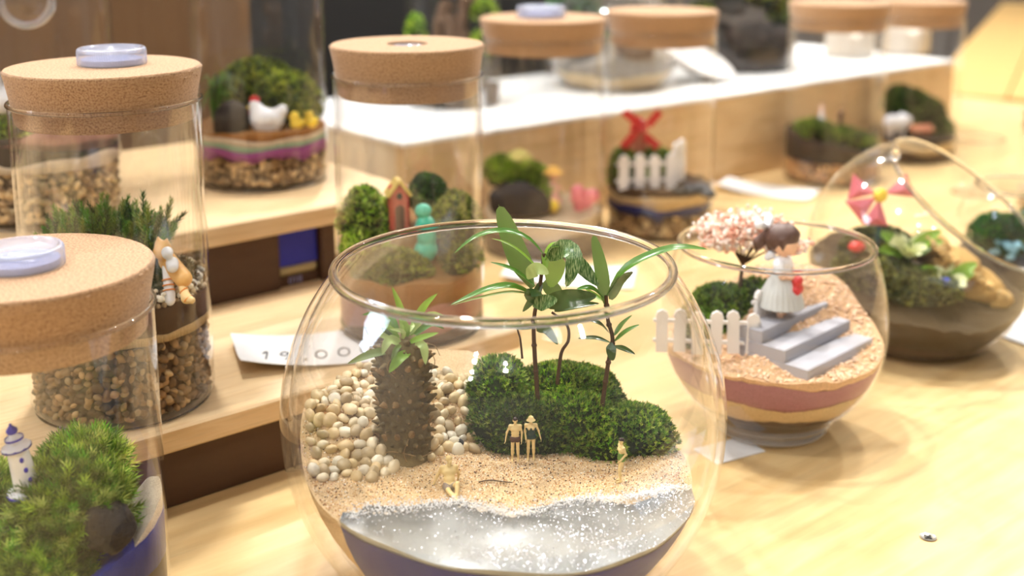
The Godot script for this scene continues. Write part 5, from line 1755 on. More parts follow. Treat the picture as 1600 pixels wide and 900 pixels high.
func middle_jars() -> void:
	# the jar with the little house, on the lower shelf's right end
	var at := S(0.4190, 0.048, -0.6070)
	jar("cork-lidded glass jar at the right end of the lower shelf, a red-fronted little house inside", at, 0.0455, 0.160, 0.0020)
	cork("cork lid with a round hole in its top, on the jar with the little house", at + Vector3(0, 0.160, 0), 0.0455, 0.012, 0.019, 0.0125)
	led_cap("greyish plastic disc sunk into the hole of the middle cork lid", at + Vector3(0, 0.1731, 0), 0.0112, 0.0045)
	layer("soil_layer", "brown bottom layer in the jar with the little house", "soil", at, 0.0443, flat(0.0034), wavy(0.010, 0.0015, 4.0), M.brown_soil)
	layer("sand_layer", "pinkish mauve sand layer in the jar with the little house", "sand", at, 0.0443, wavy(0.010, 0.0015, 4.0), wavy(0.026, 0.002, 3.0), M.pink_sand)
	layer("sand_layer", "brownish tan sand surface in the jar with the little house", "sand", at, 0.0443, wavy(0.026, 0.002, 3.0), func(x, z): return 0.040 + 0.024 * smoothstep(0.025, -0.02, z) + 0.001 * sin(x * 200.0), M.tan_sand)
	moss("moss_clump", "bright green moss clump on the left in the jar with the little house", at, [[Vector3(-0.029, 0.066, -0.002), Vector3(0.015, 0.020, 0.016)], [Vector3(-0.028, 0.050, 0.010), Vector3(0.014, 0.016, 0.014)]], 1500, tuft(6, 0.0045, 0.0008, 0.6), LIMES, 0.3, 0.35, 0.0445, Vector3(0, 0.06, 0))
	moss("moss_clump", "low yellow-green moss mound in front in the jar with the little house", at, [[Vector3(-0.010, 0.042, 0.022), Vector3(0.024, 0.012, 0.017)]], 1100, tuft(6, 0.0045, 0.0007, 0.7), OLIVES, 0.2)
	moss("moss_clump", "olive moss clump on the right in the jar with the little house", at, [[Vector3(0.027, 0.062, -0.002), Vector3(0.016, 0.022, 0.018)], [Vector3(0.031, 0.046, 0.010), Vector3(0.012, 0.014, 0.014)]], 1400, tuft(6, 0.0045, 0.0008, 0.6), OLIVES, 0.3)
	moss("leafy_tuft", "dark green leafy tuft behind the teal figure", at, [[Vector3(0.0105, 0.078, -0.012), Vector3(0.010, 0.016, 0.010)], [Vector3(0.022, 0.072, -0.014), Vector3(0.008, 0.009, 0.008)]], 700, tuft(6, 0.0045, 0.0010, 0.8), [[0.14, 0.26, 0.07], [0.20, 0.34, 0.08], [0.26, 0.40, 0.10]], 0.3)
	var o := thing("house_figurine", "tiny house with a red arched front and pale yellow roof among moss", "figurine", at + Vector3(-0.0072, 0.0640, 0.002), 0.25)
	part(o, "wall", boxm(Vector3(0.0125, 0.022, 0.011), 0.0006, Vector3(0, 0.011, 0)), mat(0.78, 0.34, 0.28, 0.5))
	var mb := MB.new()
	for s in [-1, 1]: box(mb, Vector3(0.0125, 0.0022, 0.014), Vector3(s * 0.0038, 0.0262, 0), 0.0006, Basis(Vector3.BACK, -s * 0.95))
	ball(mb, Vector3(0, 0.0305, 0), Vector3(0.0022, 0.0016, 0.006), Basis(), 12, 8)
	part(o, "roof", mb.mesh(true), M.roof_yellow)
	mb = MB.new()
	box(mb, Vector3(0.0118, 0.009, 0.0098), Vector3(0, 0.0235, 0), 0.002)
	part(o, "gable", mb.mesh(true), mat(0.82, 0.36, 0.28, 0.5))
	part(o, "round_window", ballm(Vector3(0.0018, 0.0021, 0.0006), 0, 8, 14, 8, Vector3(0, 0.0215, 0.0055)), M.black)
	mb = MB.new()
	box(mb, Vector3(0.0055, 0.013, 0.0008), Vector3(0, 0.0068, 0.0057), 0.0003)
	ball(mb, Vector3(0, 0.0133, 0.0057), Vector3(0.00275, 0.0028, 0.0004), Basis(), 14, 8)
	part(o, "door", mb.mesh(true), mat(0.34, 0.16, 0.13, 0.5))
	o = thing("teal_figurine", "shiny teal figure of stacked round segments standing on the tan sand", "figurine", at + Vector3(0.0105, 0.0495, 0.0155))
	mb = MB.new()
	blob(mb, [limb(Vector3(0, 0.004, 0), Vector3(0.001, 0.005, 0), 0.0072, 0.0068), limb(Vector3(0.001, 0.0125, 0), Vector3(0.001, 0.013, 0), 0.0062, 0.006), limb(Vector3(0.000, 0.020, 0), Vector3(0.0, 0.0205, 0), 0.0064, 0.006)], 0.0008, 0.0012)
	part(o, "body", mb.mesh(), M.teal)
	part(o, "head", ballm(Vector3(0.0052, 0.0045, 0.0050), 0, 8, 20, 14, Vector3(-0.0012, 0.0290, 0)), M.teal)

	# the jar with the pink heart
	at = P(0.0165, 0, -1.0817)
	jar("cork-lidded glass jar with the pink heart inside, in front of the long box", at, 0.0555, 0.193)
	cork("cork lid with a white cap on top, on the jar with the pink heart", at + Vector3(0, 0.193, 0), 0.0555, 0.012, 0.018)
	led_cap("white plastic cap on the cork lid of the pink heart jar", at + Vector3(-0.002, 0.2113, 0.0), 0.0215, 0.010)
	layer("soil_layer", "brown soil at the bottom of the pink heart jar", "soil", at, 0.0542, flat(0.0034), wavy(0.022, 0.003, 3.0), M.brown_soil)
	layer("sand_layer", "pale sand surface in the pink heart jar", "sand", at, 0.0542, wavy(0.022, 0.003, 3.0), wavy(0.036, 0.002, 2.0, Vector2(0.02, -0.05)), M.pale_sand, 0.001)
	rock("dark_rock", "dark rock under the lime moss in the pink heart jar", at + Vector3(-0.020, 0.049, 0.0), Vector3(0.026, 0.017, 0.016), M.rock, 31.0)
	moss("moss_clump", "bright lime moss clump over the dark rock in the pink heart jar", at, [[Vector3(-0.034, 0.069, 0.0), Vector3(0.019, 0.013, 0.015)], [Vector3(-0.014, 0.064, 0.002), Vector3(0.019, 0.014, 0.015)], [Vector3(0.001, 0.050, 0.006), Vector3(0.013, 0.014, 0.012)]], 2000, tuft(6, 0.0055, 0.0009, 0.6), LIMES, 0.35)
	rock("yellow_stone", "pale yellow stone on top of the lime moss", at + Vector3(-0.0205, 0.083, -0.004), Vector3(0.012, 0.008, 0.008), mat(0.90, 0.86, 0.52, 0.6), 5.0)
	o = thing("girl_figurine", "tiny girl figurine in a yellow hat between the lime moss and the pink heart", "figurine", at + Vector3(0.0090, 0.0375, 0.012), 0.2)
	mb = MB.new()
	var s4 := Transform3D(Basis.from_scale(Vector3.ONE * 0.042), Vector3.ZERO)
	blob(mb, [limb(Vector3(0, 0.76, 0.02), Vector3(0, 0.78, 0.02), 0.12, 0.11), limb(Vector3(0, 0.5, 0), Vector3(0, 0.66, 0), 0.05, 0.05), limb(Vector3(0.1, 0.56, 0), Vector3(0.2, 0.42, 0.06), 0.035, 0.03), limb(Vector3(-0.1, 0.56, 0), Vector3(-0.18, 0.42, 0.06), 0.035, 0.03), limb(Vector3(0.05, 0, 0), Vector3(0.05, 0.25, 0), 0.045, 0.05), limb(Vector3(-0.05, 0, 0), Vector3(-0.05, 0.25, 0), 0.045, 0.05)], 0.018, 0.03, s4)
	part(o, "body", mb.mesh(), M.skin)
	mb = MB.new()
	lathe(mb, [Vector2(0.20, 0.16), Vector2(0.21, 0.18), Vector2(0.13, 0.40), Vector2(0.10, 0.58), Vector2(0, 0.60)], 24, s4)
	part(o, "dress", mb.mesh(), mat(0.93, 0.72, 0.66, 0.5))
	mb = MB.new()
	lathe(mb, [Vector2(0.10, 0.80), Vector2(0.22, 0.82), Vector2(0.22, 0.84), Vector2(0.14, 0.87), Vector2(0.12, 0.95), Vector2(0, 0.99)], 24, s4)
	part(o, "hat", mb.mesh(), mat(0.93, 0.72, 0.32, 0.5))
	part(o, "yellow_bag", ballm(Vector3(0.0055, 0.0060, 0.005), 0.1, 6, 14, 10, Vector3(-0.002, 0.0065, 0.0105)), M.yellow)
	o = thing("heart_figurine", "glossy ribbed pink heart leaning on the sand beside the tiny girl", "figurine", at + Vector3(0.0310, 0.0380, 0.018), -0.2)
	mb = MB.new()
	blob(mb, [limb(Vector3(0, 0.004, 0), Vector3(-0.006, 0.017, 0), 0.0042, 0.0068), limb(Vector3(0, 0.004, 0), Vector3(0.0075, 0.019, 0), 0.0042, 0.0068)], 0.001, 0.003)
	for k in 7: ball(mb, Vector3(-0.009 + k * 0.003, 0.013 + 0.001 * (k % 2), 0.0048), Vector3(0.0011, 0.008, 0.0018), Basis(), 8, 8)
	var hp := part(o, "heart", mb.mesh(), M.pink)
	hp.rotation.z = -0.35

	# the windmill jar
	at = P(0.1295, 0, -1.1423)
	jar("cork-lidded glass jar with the red windmill and white fence, in front of the long box", at, 0.0515, 0.193)
	cork("cork lid on the red windmill jar, between two other lids", at + Vector3(0, 0.193, 0), 0.0515, 0.012, 0.019)
	gravel("brown gravel at the bottom of the windmill jar", at, 0.0500, 0.0034, 0.0240, 0.0058)
	layer("sand_layer", "navy blue sand layer with a drip in the windmill jar", "sand", at, 0.0502, func(x, z): return 0.0245 - 0.009 * exp(-pow((x + 0.006) / 0.005, 2.0)) * smoothstep(0.02, 0.04, z) + 0.001 * sin(atan2(z, x) * 5.0), wavy(0.0325, 0.0015, 3.0), M.navy_sand, 0.0005)
	layer("sand_layer", "tan sand layer above the blue one in the windmill jar", "sand", at, 0.0502, wavy(0.0325, 0.0015, 3.0), wavy(0.0425, 0.0015, 2.0), M.cream_sand, 0.0006)
	layer("soil_layer", "dark pebbly soil surface under the fence in the windmill jar", "soil", at, 0.0500, wavy(0.0425, 0.0015, 2.0), wavy(0.0475, 0.0015, 4.0), M.brown_soil, 0.0015)
	for q in [[0.024, 0.018, 0.008, "small dark stone behind the fence's turned end in the windmill jar"], [0.034, 0.010, 0.009, "largest small stone at the right back of the windmill jar's soil"], [0.012, 0.034, 0.006, "smallest stone, at the front of the windmill jar's soil"], [0.038, 0.022, 0.007, "small stone nearest the glass at the right in the windmill jar"]]:
		rock("small_rock", q[3], at + Vector3(q[0], 0.0495, q[1]), Vector3(q[2], q[2] * 0.7, q[2] * 0.9), M.grey_rock, q[0] * 1000.0).set_meta("group", "stones in the windmill jar")
	moss("moss_clump", "dark green moss mound behind the white fence in the windmill jar", at, [[Vector3(-0.024, 0.058, -0.006), Vector3(0.023, 0.022, 0.020)], [Vector3(-0.002, 0.056, -0.012), Vector3(0.020, 0.019, 0.018)], [Vector3(-0.040, 0.052, 0.006), Vector3(0.009, 0.016, 0.012)]], 1800, tuft(6, 0.005, 0.0009, 0.6), GREENS, 0.3)
	o = thing("windmill_figurine", "red-sailed windmill figurine standing on the moss behind the white fence", "figurine", at + Vector3(-0.0205, 0.0680, -0.004), 0.15)
	o.scale = Vector3.ONE * 1.15
	mb = MB.new()
	lathe(mb, [Vector2(0, 0), Vector2(0.0095, 0), Vector2(0.0095, 0), Vector2(0.0062, 0.024), Vector2(0.0074, 0.026), Vector2(0.0074, 0.026), Vector2(0.005, 0.032), Vector2(0, 0.035)], 8)
	part(o, "tower", mb.mesh(true), mat(0.70, 0.42, 0.30, 0.55))
	mb = MB.new()
	lathe(mb, [Vector2(0.008, 0.0255), Vector2(0.008, 0.027), Vector2(0.0045, 0.034), Vector2(0, 0.0375)], 10)
	part(o, "cap", mb.mesh(true), M.red)
	for k in 4:
		mb = MB.new()
		box(mb, Vector3(0.0020, 0.021, 0.0012), Vector3(0, 0.0115, 0), 0.0003)
		box(mb, Vector3(0.0072, 0.0155, 0.0009), Vector3(0.0022, 0.0135, 0.0003), 0.0003)
		var p := part(o, "sail", mb.mesh(true), M.red)
		p.position = Vector3(0, 0.0275, 0.0095)
		p.rotation.z = PI / 4 + k * PI / 2 + 0.08
	part(o, "sail_hub", ballm(Vector3(0.0022, 0.0022, 0.003), 0, 8, 12, 8, Vector3(0, 0.0275, 0.0095)), M.red)
	picket_fence("white picket fence in front of the windmill", at + Vector3(-0.0145, 0.0465, 0.0285), 0.12, 4, 0.0335, 0.0148, 0.0092)
	picket_fence("end of the white fence turned back, right of the windmill", at + Vector3(0.0165, 0.050, 0.014), 1.0, 2, 0.040, 0.0120, 0.0092)


func far_jars() -> void:
	var at := P(0.3530, 0, -1.3668)
	jar("cork-lidded glass jar with mossy dark earth, fifth in the row of cork jars", at, 0.0550, 0.184)
	cork("cork lid of the jar with mossy dark earth, at the picture's top", at + Vector3(0, 0.184, 0), 0.0550, 0.012, 0.018)
	gravel("tan gravel at the bottom of the jar with mossy dark earth", at, 0.0536, 0.0034, 0.0270, 0.006, [[0.74, 0.56, 0.36], [0.66, 0.48, 0.30], [0.80, 0.64, 0.44]])
	layer("soil_layer", "dark earth sloping across the fifth cork jar under the moss", "soil", at, 0.0536, flat(0.0275), func(x, z): return 0.044 - 0.26 * x + 0.002 * sin(z * 150.0), M.soil, 0.0012)
	layer("blue_sand", "small patch of blue sand at the right in the fifth cork jar", "sand", at, 0.0533, func(x, z): return 0.0265 - 0.0 * x, func(x, z): return 0.0268 + 0.011 * smoothstep(-0.01, 0.03, x), M.navy_sand)
	moss("moss_clump", "bright green moss lying over the dark earth in the fifth cork jar", at, [[Vector3(-0.026, 0.056, 0.008), Vector3(0.022, 0.011, 0.020)], [Vector3(0.002, 0.049, 0.012), Vector3(0.022, 0.011, 0.022)], [Vector3(0.026, 0.043, 0.010), Vector3(0.018, 0.011, 0.020)]], 1800, tuft(6, 0.006, 0.001, 0.6), [[0.46, 0.56, 0.12], [0.34, 0.46, 0.08], [0.56, 0.62, 0.22], [0.24, 0.34, 0.07]], 0.3)
	for k in 2:
		var o := thing("person", ["tiny bride figure in white on the moss of the fifth cork jar", "tiny groom figure in a dark suit on the moss of the fifth cork jar"][k], "figurine", at + Vector3(-0.0150 + k * 0.022, 0.0640 - k * 0.006, 0.002), 0.0)
		var j := standing()
		var sc := Transform3D(Basis.from_scale(Vector3.ONE * 0.0145), Vector3.ZERO)
		var b := figure(o, j, sc, M.skin)
		if k == 0:
			var mb := MB.new()
			lathe(mb, [Vector2(0.34, 0.02), Vector2(0.35, 0.05), Vector2(0.2, 0.6), Vector2(0.12, 1.05), Vector2(0.14, 1.35), Vector2(0.06, 1.40)], 20, sc)
			part(o, "dress", mb.mesh(), M.white)
		else:
			clothes(o, "suit", b, sc, 0.1, 1.42, M.hair_dark)
		hair(o, j, sc, M.hair_dark, 0.05)
	at = S(1.330, 0, -0.826)
	jar("farthest cork-lidded glass jar in the row, a white animal beside moss inside", at, 0.0530, 0.176)
	cork("cork lid of the farthest jar in the row, at the picture's top", at + Vector3(0, 0.176, 0), 0.0530, 0.012, 0.018)
	layer("soil_layer", "brown soil at the bottom of the farthest cork jar", "soil", at, 0.0516, flat(0.0034), wavy(0.014, 0.002, 3.0), M.brown_soil)
	layer("sand_layer", "tan layer above the soil in the farthest cork jar", "sand", at, 0.0516, wavy(0.014, 0.002, 3.0), wavy(0.024, 0.002, 3.0), M.cream_sand)
	layer("soil_layer", "dark surface soil in the farthest cork jar", "soil", at, 0.0516, wavy(0.024, 0.002, 3.0), wavy(0.030, 0.002, 2.0), M.soil)
	moss("moss_clump", "dark green moss arching over the clay shed in the farthest cork jar", at, [[Vector3(-0.010, 0.062, -0.012), Vector3(0.026, 0.022, 0.018)], [Vector3(0.018, 0.050, -0.004), Vector3(0.020, 0.022, 0.018)], [Vector3(0.030, 0.036, 0.012), Vector3(0.014, 0.014, 0.016)]], 1800, tuft(6, 0.006, 0.001, 0.6), [[0.16, 0.28, 0.05], [0.22, 0.36, 0.07], [0.34, 0.46, 0.10], [0.12, 0.20, 0.05]], 0.3)
	var w := MB.new()
	blob(w, [limb(Vector3(-0.006, 0.016, 0), Vector3(0.006, 0.015, 0), 0.0105, 0.010), limb(Vector3(0.010, 0.021, 0.003), Vector3(0.013, 0.020, 0.005), 0.0062, 0.005), limb(Vector3(-0.008, 0, 0.004), Vector3(-0.008, 0.01, 0.004), 0.003, 0.003), limb(Vector3(0.006, 0, 0.004), Vector3(0.006, 0.01, 0.004), 0.003, 0.003), limb(Vector3(-0.008, 0, -0.004), Vector3(-0.008, 0.01, -0.004), 0.003, 0.003), limb(Vector3(0.006, 0, -0.004), Vector3(0.006, 0.01, -0.004), 0.003, 0.003), limb(Vector3(0.011, 0.025, -0.003), Vector3(0.008, 0.027, -0.005), 0.002, 0.0015)], 0.0015, 0.004)
	solo("sheep_figurine", "white woolly animal figurine left of the clay shed in the farthest cork jar", "figurine", w.mesh(), M.white, at + Vector3(-0.028, 0.030, 0.020), 0.2)
	var h := thing("shed_figurine", "clay-orange roofed shed figurine under the moss in the farthest cork jar", "figurine", at + Vector3(0.001, 0.0300, 0.024), 0.1)
	part(h, "wall", boxm(Vector3(0.020, 0.008, 0.010), 0.0006, Vector3(0, 0.004, 0)), mat(0.55, 0.32, 0.22, 0.6))
	var mb2 := MB.new()
	for s in [-1, 1]: box(mb2, Vector3(0.027, 0.0034, 0.011), Vector3(0, 0.0105, s * 0.0042), 0.0005, Basis(Vector3.RIGHT, s * 0.62))
	part(h, "roof", mb2.mesh(true), M.roof_tan)


# ---------------------------------------------------------------- the bowls on the right
func tilted_bowls() -> void:
	var at := P(0.2810, 0, -0.832)
	var o := thing("terrarium_globe", "glass globe with a slanted side opening, dark earth and cream-leaved plants inside", "bowl", at)
	var r := 0.0795
	var c := Vector3(0, 0.0690, 0)
	var axis := Vector3(0.50, 0.80, 0.33).normalized()
	var u := axis.cross(Vector3.BACK).normalized()
	var w := u.cross(axis)
	var tilt := Transform3D(Basis(u, axis, w).orthonormalized(), c)
	var prof := []
	var t := -PI / 2
	while t < 0.655:
		prof.append(Vector2(r * cos(t), r * sin(t)))
		t += 0.055
	prof.append(Vector2(r * cos(0.655), r * sin(0.655)))
	prof[0].x = 0.0
	var mb := MB.new()
	lathe(mb, prof, 120, tilt)
	# the globe's bottom is pressed flat where it stands
	for k in mb.v.size(): mb.v[k].y = maxf(mb.v[k].y, 0.0022)
	part(o, "glass_wall", mb.mesh(), M.glass)
	mb = MB.new()
	torus(mb, r * cos(0.655), 0.0017, r * sin(0.655), 0.0017, 110, 12)
	part(o, "rim", mb.mesh(), M.rim).transform = tilt
	part(o, "glass_nub", ballm(Vector3(0.0035, 0.005, 0.0035), 0, 8, 14, 10), M.rim).position = tilt * Vector3(-r * cos(0.655) * 0.98, r * sin(0.655) + 0.002, 0)
	mb = MB.new()
	torus(mb, 0.036, 0.0030, 0.0024, 0.0022, 80, 12)
	part(o, "foot_ring", mb.mesh(), M.rim)
	var rf := func(y): return sqrt(maxf(pow(r - 0.0018, 2.0) - pow(y - c.y, 2.0), 0.0008))
	var ground := func(x, z): return 0.047 - 0.10 * x - 0.20 * z + 0.002 * sin(x * 110.0) * sin(z * 90.0)
	layer("soil_layer", "brown grit under the dark earth in the slanted globe", "soil", at, 0.05, flat(0.004), wavy(0.013, 0.0015, 4.0), M.brown_soil, 0.0006, rf)
	layer("soil_layer", "dark mossy earth filling the lower half of the slanted globe", "soil", at, 0.05, wavy(0.013, 0.0015, 4.0), ground, tri(mat(0.30, 0.24, 0.12, 0.95), M.grit, Vector3(40, 40, 40), 0.1), 0.0015, rf)
	# the sand slope at the right
	mb = MB.new()
	for q in [[0.022, 0.058, 0.000, 0.020, 0.014, 0.022], [0.040, 0.044, 0.006, 0.018, 0.012, 0.020], [0.008, 0.068, -0.010, 0.016, 0.012, 0.018], [0.050, 0.036, 0.014, 0.012, 0.010, 0.014]]:
		ball(mb, Vector3(q[0], q[1], q[2]), Vector3(q[3], q[4], q[5]), Basis(), 24, 16, 0.25, 6.0)
	solo("sand_slope", "crumbly yellow sand slope at the right in the slanted globe", "sand", mb.mesh(), tri(mat(0.86, 0.72, 0.46, 0.95), M.grit, Vector3(45, 45, 45), 0.1), at, 0.0, "", "stuff")
	var xs := []
	var cols := []
	for k in 420:
		var p := Vector3(rng.randf_range(0.0, 0.056), 0, rng.randf_range(-0.01, 0.028))
		p.y = 0.080 - 0.72 * p.x + rng.randf_range(-0.003, 0.002)
		if (p - c).length() > 0.073: continue
		var s := rng.randf_range(0.0008, 0.0022)
		xs.append(Transform3D(Basis(Vector3(rng.randf(), 1, rng.randf()).normalized(), rng.randf() * TAU).scaled(Vector3.ONE * s), p))
		var g := rng.randf_range(0.8, 1.05)
		cols.append(lin(minf(0.92 * g, 1), 0.78 * g, 0.52 * g))
	var cr := thing("sand_crumbs", "pale crumbs strewn on the sand slope in the slanted globe", "crumbs", at, 0.0, "", "stuff")
	many(cr, "crumbs", stones[3], M.grain, xs, cols)
	moss("moss_mound", "olive moss over the earth at the left and front in the slanted globe", at, [[Vector3(-0.038, 0.055, 0.010), Vector3(0.026, 0.014, 0.026)], [Vector3(-0.010, 0.050, 0.030), Vector3(0.026, 0.012, 0.022)], [Vector3(-0.026, 0.066, -0.012), Vector3(0.026, 0.014, 0.020)]], 2600, tuft(6, 0.005, 0.0008, 0.7), [[0.38, 0.40, 0.12], [0.30, 0.34, 0.09], [0.46, 0.46, 0.18], [0.22, 0.26, 0.07]], 0.3, 0.35, 0.074, c)
	# the pink pinwheel ornament
	o = thing("pinwheel_flower", "pink paper-like pinwheel flower with a yellow heart in the slanted globe", "ornament", at + Vector3(-0.0335, 0.066, 0.006))
	o.scale = Vector3.ONE * 1.0
	mb = MB.new()
	tube(mb, [Vector3(0, 0, 0), Vector3(0.001, 0.02, 0), Vector3(0, 0.042, 0)], 0.0014, 0.0012, 7)
	part(o, "stalk", mb.mesh(), mat(0.16, 0.30, 0.30, 0.5))
	part(o, "yellow_heart", ballm(Vector3(0.005, 0.005, 0.004), 0.1, 6, 14, 10, Vector3(0, 0.045, 0.003)), M.yellow)
	for g in [2.85, 4.55, 0.30, 3.7]:
		var lb := MB.new()
		pinwheel_petal(lb, g)
		var p := part(o, "petal", lb.mesh(true), M.pink)
		p.position = Vector3(0, 0.045, 0)
	# cream-leaved plants
	for q in [["variegated plant with thick cream leaves, uppermost in the slanted globe", Vector3(-0.012, 0.066, 0.010), 0.032, 14, 3], ["variegated plant with thick cream leaves, lower front in the slanted globe", Vector3(0.010, 0.050, 0.030), 0.028, 14, 9]]:
		var pl := thing("variegated_plant", q[0], "plant", at + q[1])
		for k in q[3]:
			var g: float = k * 2.4 + q[4]
			var l: float = q[2] * (0.75 + 0.25 * sin(k * 1.7))
			var lift: float = 0.35 + 0.9 * float(k) / q[3]
			var d := Vector3(cos(g), lift, sin(g)).normalized()
			var lb := MB.new()
			leaf(lb, [d * 0.002, d * l * 0.55 + Vector3(0, 0.002, 0), d * l + Vector3(0, -0.002, 0)], 0.0110, Vector3(0, 0.8, 0.6), 0.3, 0.7, 10)
			part(pl, "leaf", lb.mesh(), M.leaf_cream if k % 4 else M.leaf_light)
		mb = MB.new()
		tube(mb, [Vector3(0, -0.008, 0), Vector3(0, 0.012, 0)], 0.0016, 0.0010, 7)
		part(pl, "stem", mb.mesh(), M.leaf_olive)
	solo("glass_gem", "small blue glass gem on the earth in the slanted globe", "gem", ballm(Vector3(0.0045, 0.0035, 0.0045), 0, 8, 16, 10), mat(0.12, 0.25, 0.75, 0.08), at + Vector3(0.004, 0.058, 0.040))
	solo("red_bead", "small red bead at the left under the pinwheel flower", "bead", ballm(Vector3(0.006, 0.004, 0.005), 0.1, 6, 14, 10), M.red, at + Vector3(-0.050, 0.076, 0.016))

	# the bowl at the right edge
	at = P(0.4081, 0, -0.962)
	o = thing("fishbowl", "round glass bowl cut off by the right edge of the picture, blue-green moss inside", "bowl", at)
	prof = [Vector2(0, 0.002), Vector2(0.032, 0.002)]
	t = -0.95
	while t < 0.80:
		prof.append(Vector2(0.054 * cos(t), 0.047 + 0.054 * sin(t)))
		t += 0.06
	mb = MB.new()
	lathe(mb, prof, 100)
	part(o, "glass_wall", mb.mesh(), M.glass)
	mb = MB.new()
	torus(mb, 0.0385, 0.0017, 0.0855, 0.0017, 90, 12)
	part(o, "rim", mb.mesh(), M.rim)
	var rf2 := func(y): return sqrt(maxf(pow(0.0524, 2.0) - pow(y - 0.047, 2.0), 0.0006))
	layer("soil_layer", "dark soil in the bowl at the right edge", "soil", at, 0.04, flat(0.006), wavy(0.030, 0.002, 3.0), M.soil, 0.001, rf2)
	moss("moss_mound", "blue-green moss mound in the bowl at the right edge", at, [[Vector3(-0.018, 0.042, 0.006), Vector3(0.026, 0.018, 0.028)], [Vector3(0.020, 0.046, 0.000), Vector3(0.024, 0.024, 0.028)]], 2000, tuft(6, 0.005, 0.0009, 0.7), [[0.12, 0.40, 0.16], [0.20, 0.48, 0.18], [0.10, 0.30, 0.12], [0.36, 0.50, 0.14]], 0.3, 0.35, 0.0515, Vector3(0, 0.047, 0))
	o = thing("gem_heap", "pale blue glass pebbles at the front in the right edge bowl", "gems", at, 0.0, "", "stuff")
	xs = []
	for k in 26:
		var g := 1.2 + rng.randf() * 1.3
		xs.append(Transform3D(Basis(Vector3.UP, rng.randf() * TAU).scaled(Vector3.ONE * rng.randf_range(0.003, 0.005)), Vector3(cos(g) * 0.042, 0.035 + rng.randf() * 0.012, sin(g) * 0.042)))
	many(o, "gems", stones[0], mat(0.55, 0.74, 0.80, 0.1), xs)
	# a cork jar behind it and a small empty jar
	at = P(0.550, 0, -1.230)
	jar("small cork-lidded glass jar at the right edge behind the round bowl", at, 0.036, 0.085)
	cork("cork lid of the small jar at the right edge", at + Vector3(0, 0.085, 0), 0.036, 0.010, 0.016)
	layer("sand_layer", "pale sand in the small jar at the right edge", "sand", at, 0.0348, flat(0.0034), wavy(0.02, 0.002, 3.0), M.pale_sand)
	solo("white_tag", "small folded white tag standing on the right edge jar's cork lid", "tag", folded(0.03, 0.022, 0.0006), M.paper, at + Vector3(-0.012, 0.1012, 0.0), 0.4)
	at = P(0.4900, 0, -1.290)
	jar("small open empty glass jar between the farthest cork jar and the right edge", at, 0.027, 0.062)

func pinwheel_petal(mb: MB, g: float) -> void:
	# a folded triangle, wide at its outer edge
	var d := Vector3(cos(g), sin(g), 0)
	var e := Vector3(-sin(g), cos(g), 0)
	var a := mb.vert(d * 0.003 + Vector3(0, 0, 0.002))
	var b := mb.vert(d * 0.023 - e * 0.009 + Vector3(0, 0, 0.001))
	var c := mb.vert(d * 0.021 + e * 0.010 + Vector3(0, 0, 0.003))
	var m := mb.vert(d * 0.016 + Vector3(0, 0, 0.007))
	var k := mb.vert(d * 0.014 + Vector3(0, 0, -0.001))
	mb.tri(a, b, m)
	mb.tri(a, m, c)
	mb.tri(b, c, m)
	mb.tri(a, k, b)
	mb.tri(a, c, k)
	mb.tri(b, k, c)

func folded(w: float, h: float, th: float) -> ArrayMesh:
	var mb := MB.new()
	for s in [-1, 1]: box(mb, Vector3(w, h, th), Vector3(0, h * 0.47, s * h * 0.16), th * 0.3, Basis(Vector3.RIGHT, -s * 0.33))
	return mb.mesh(true)


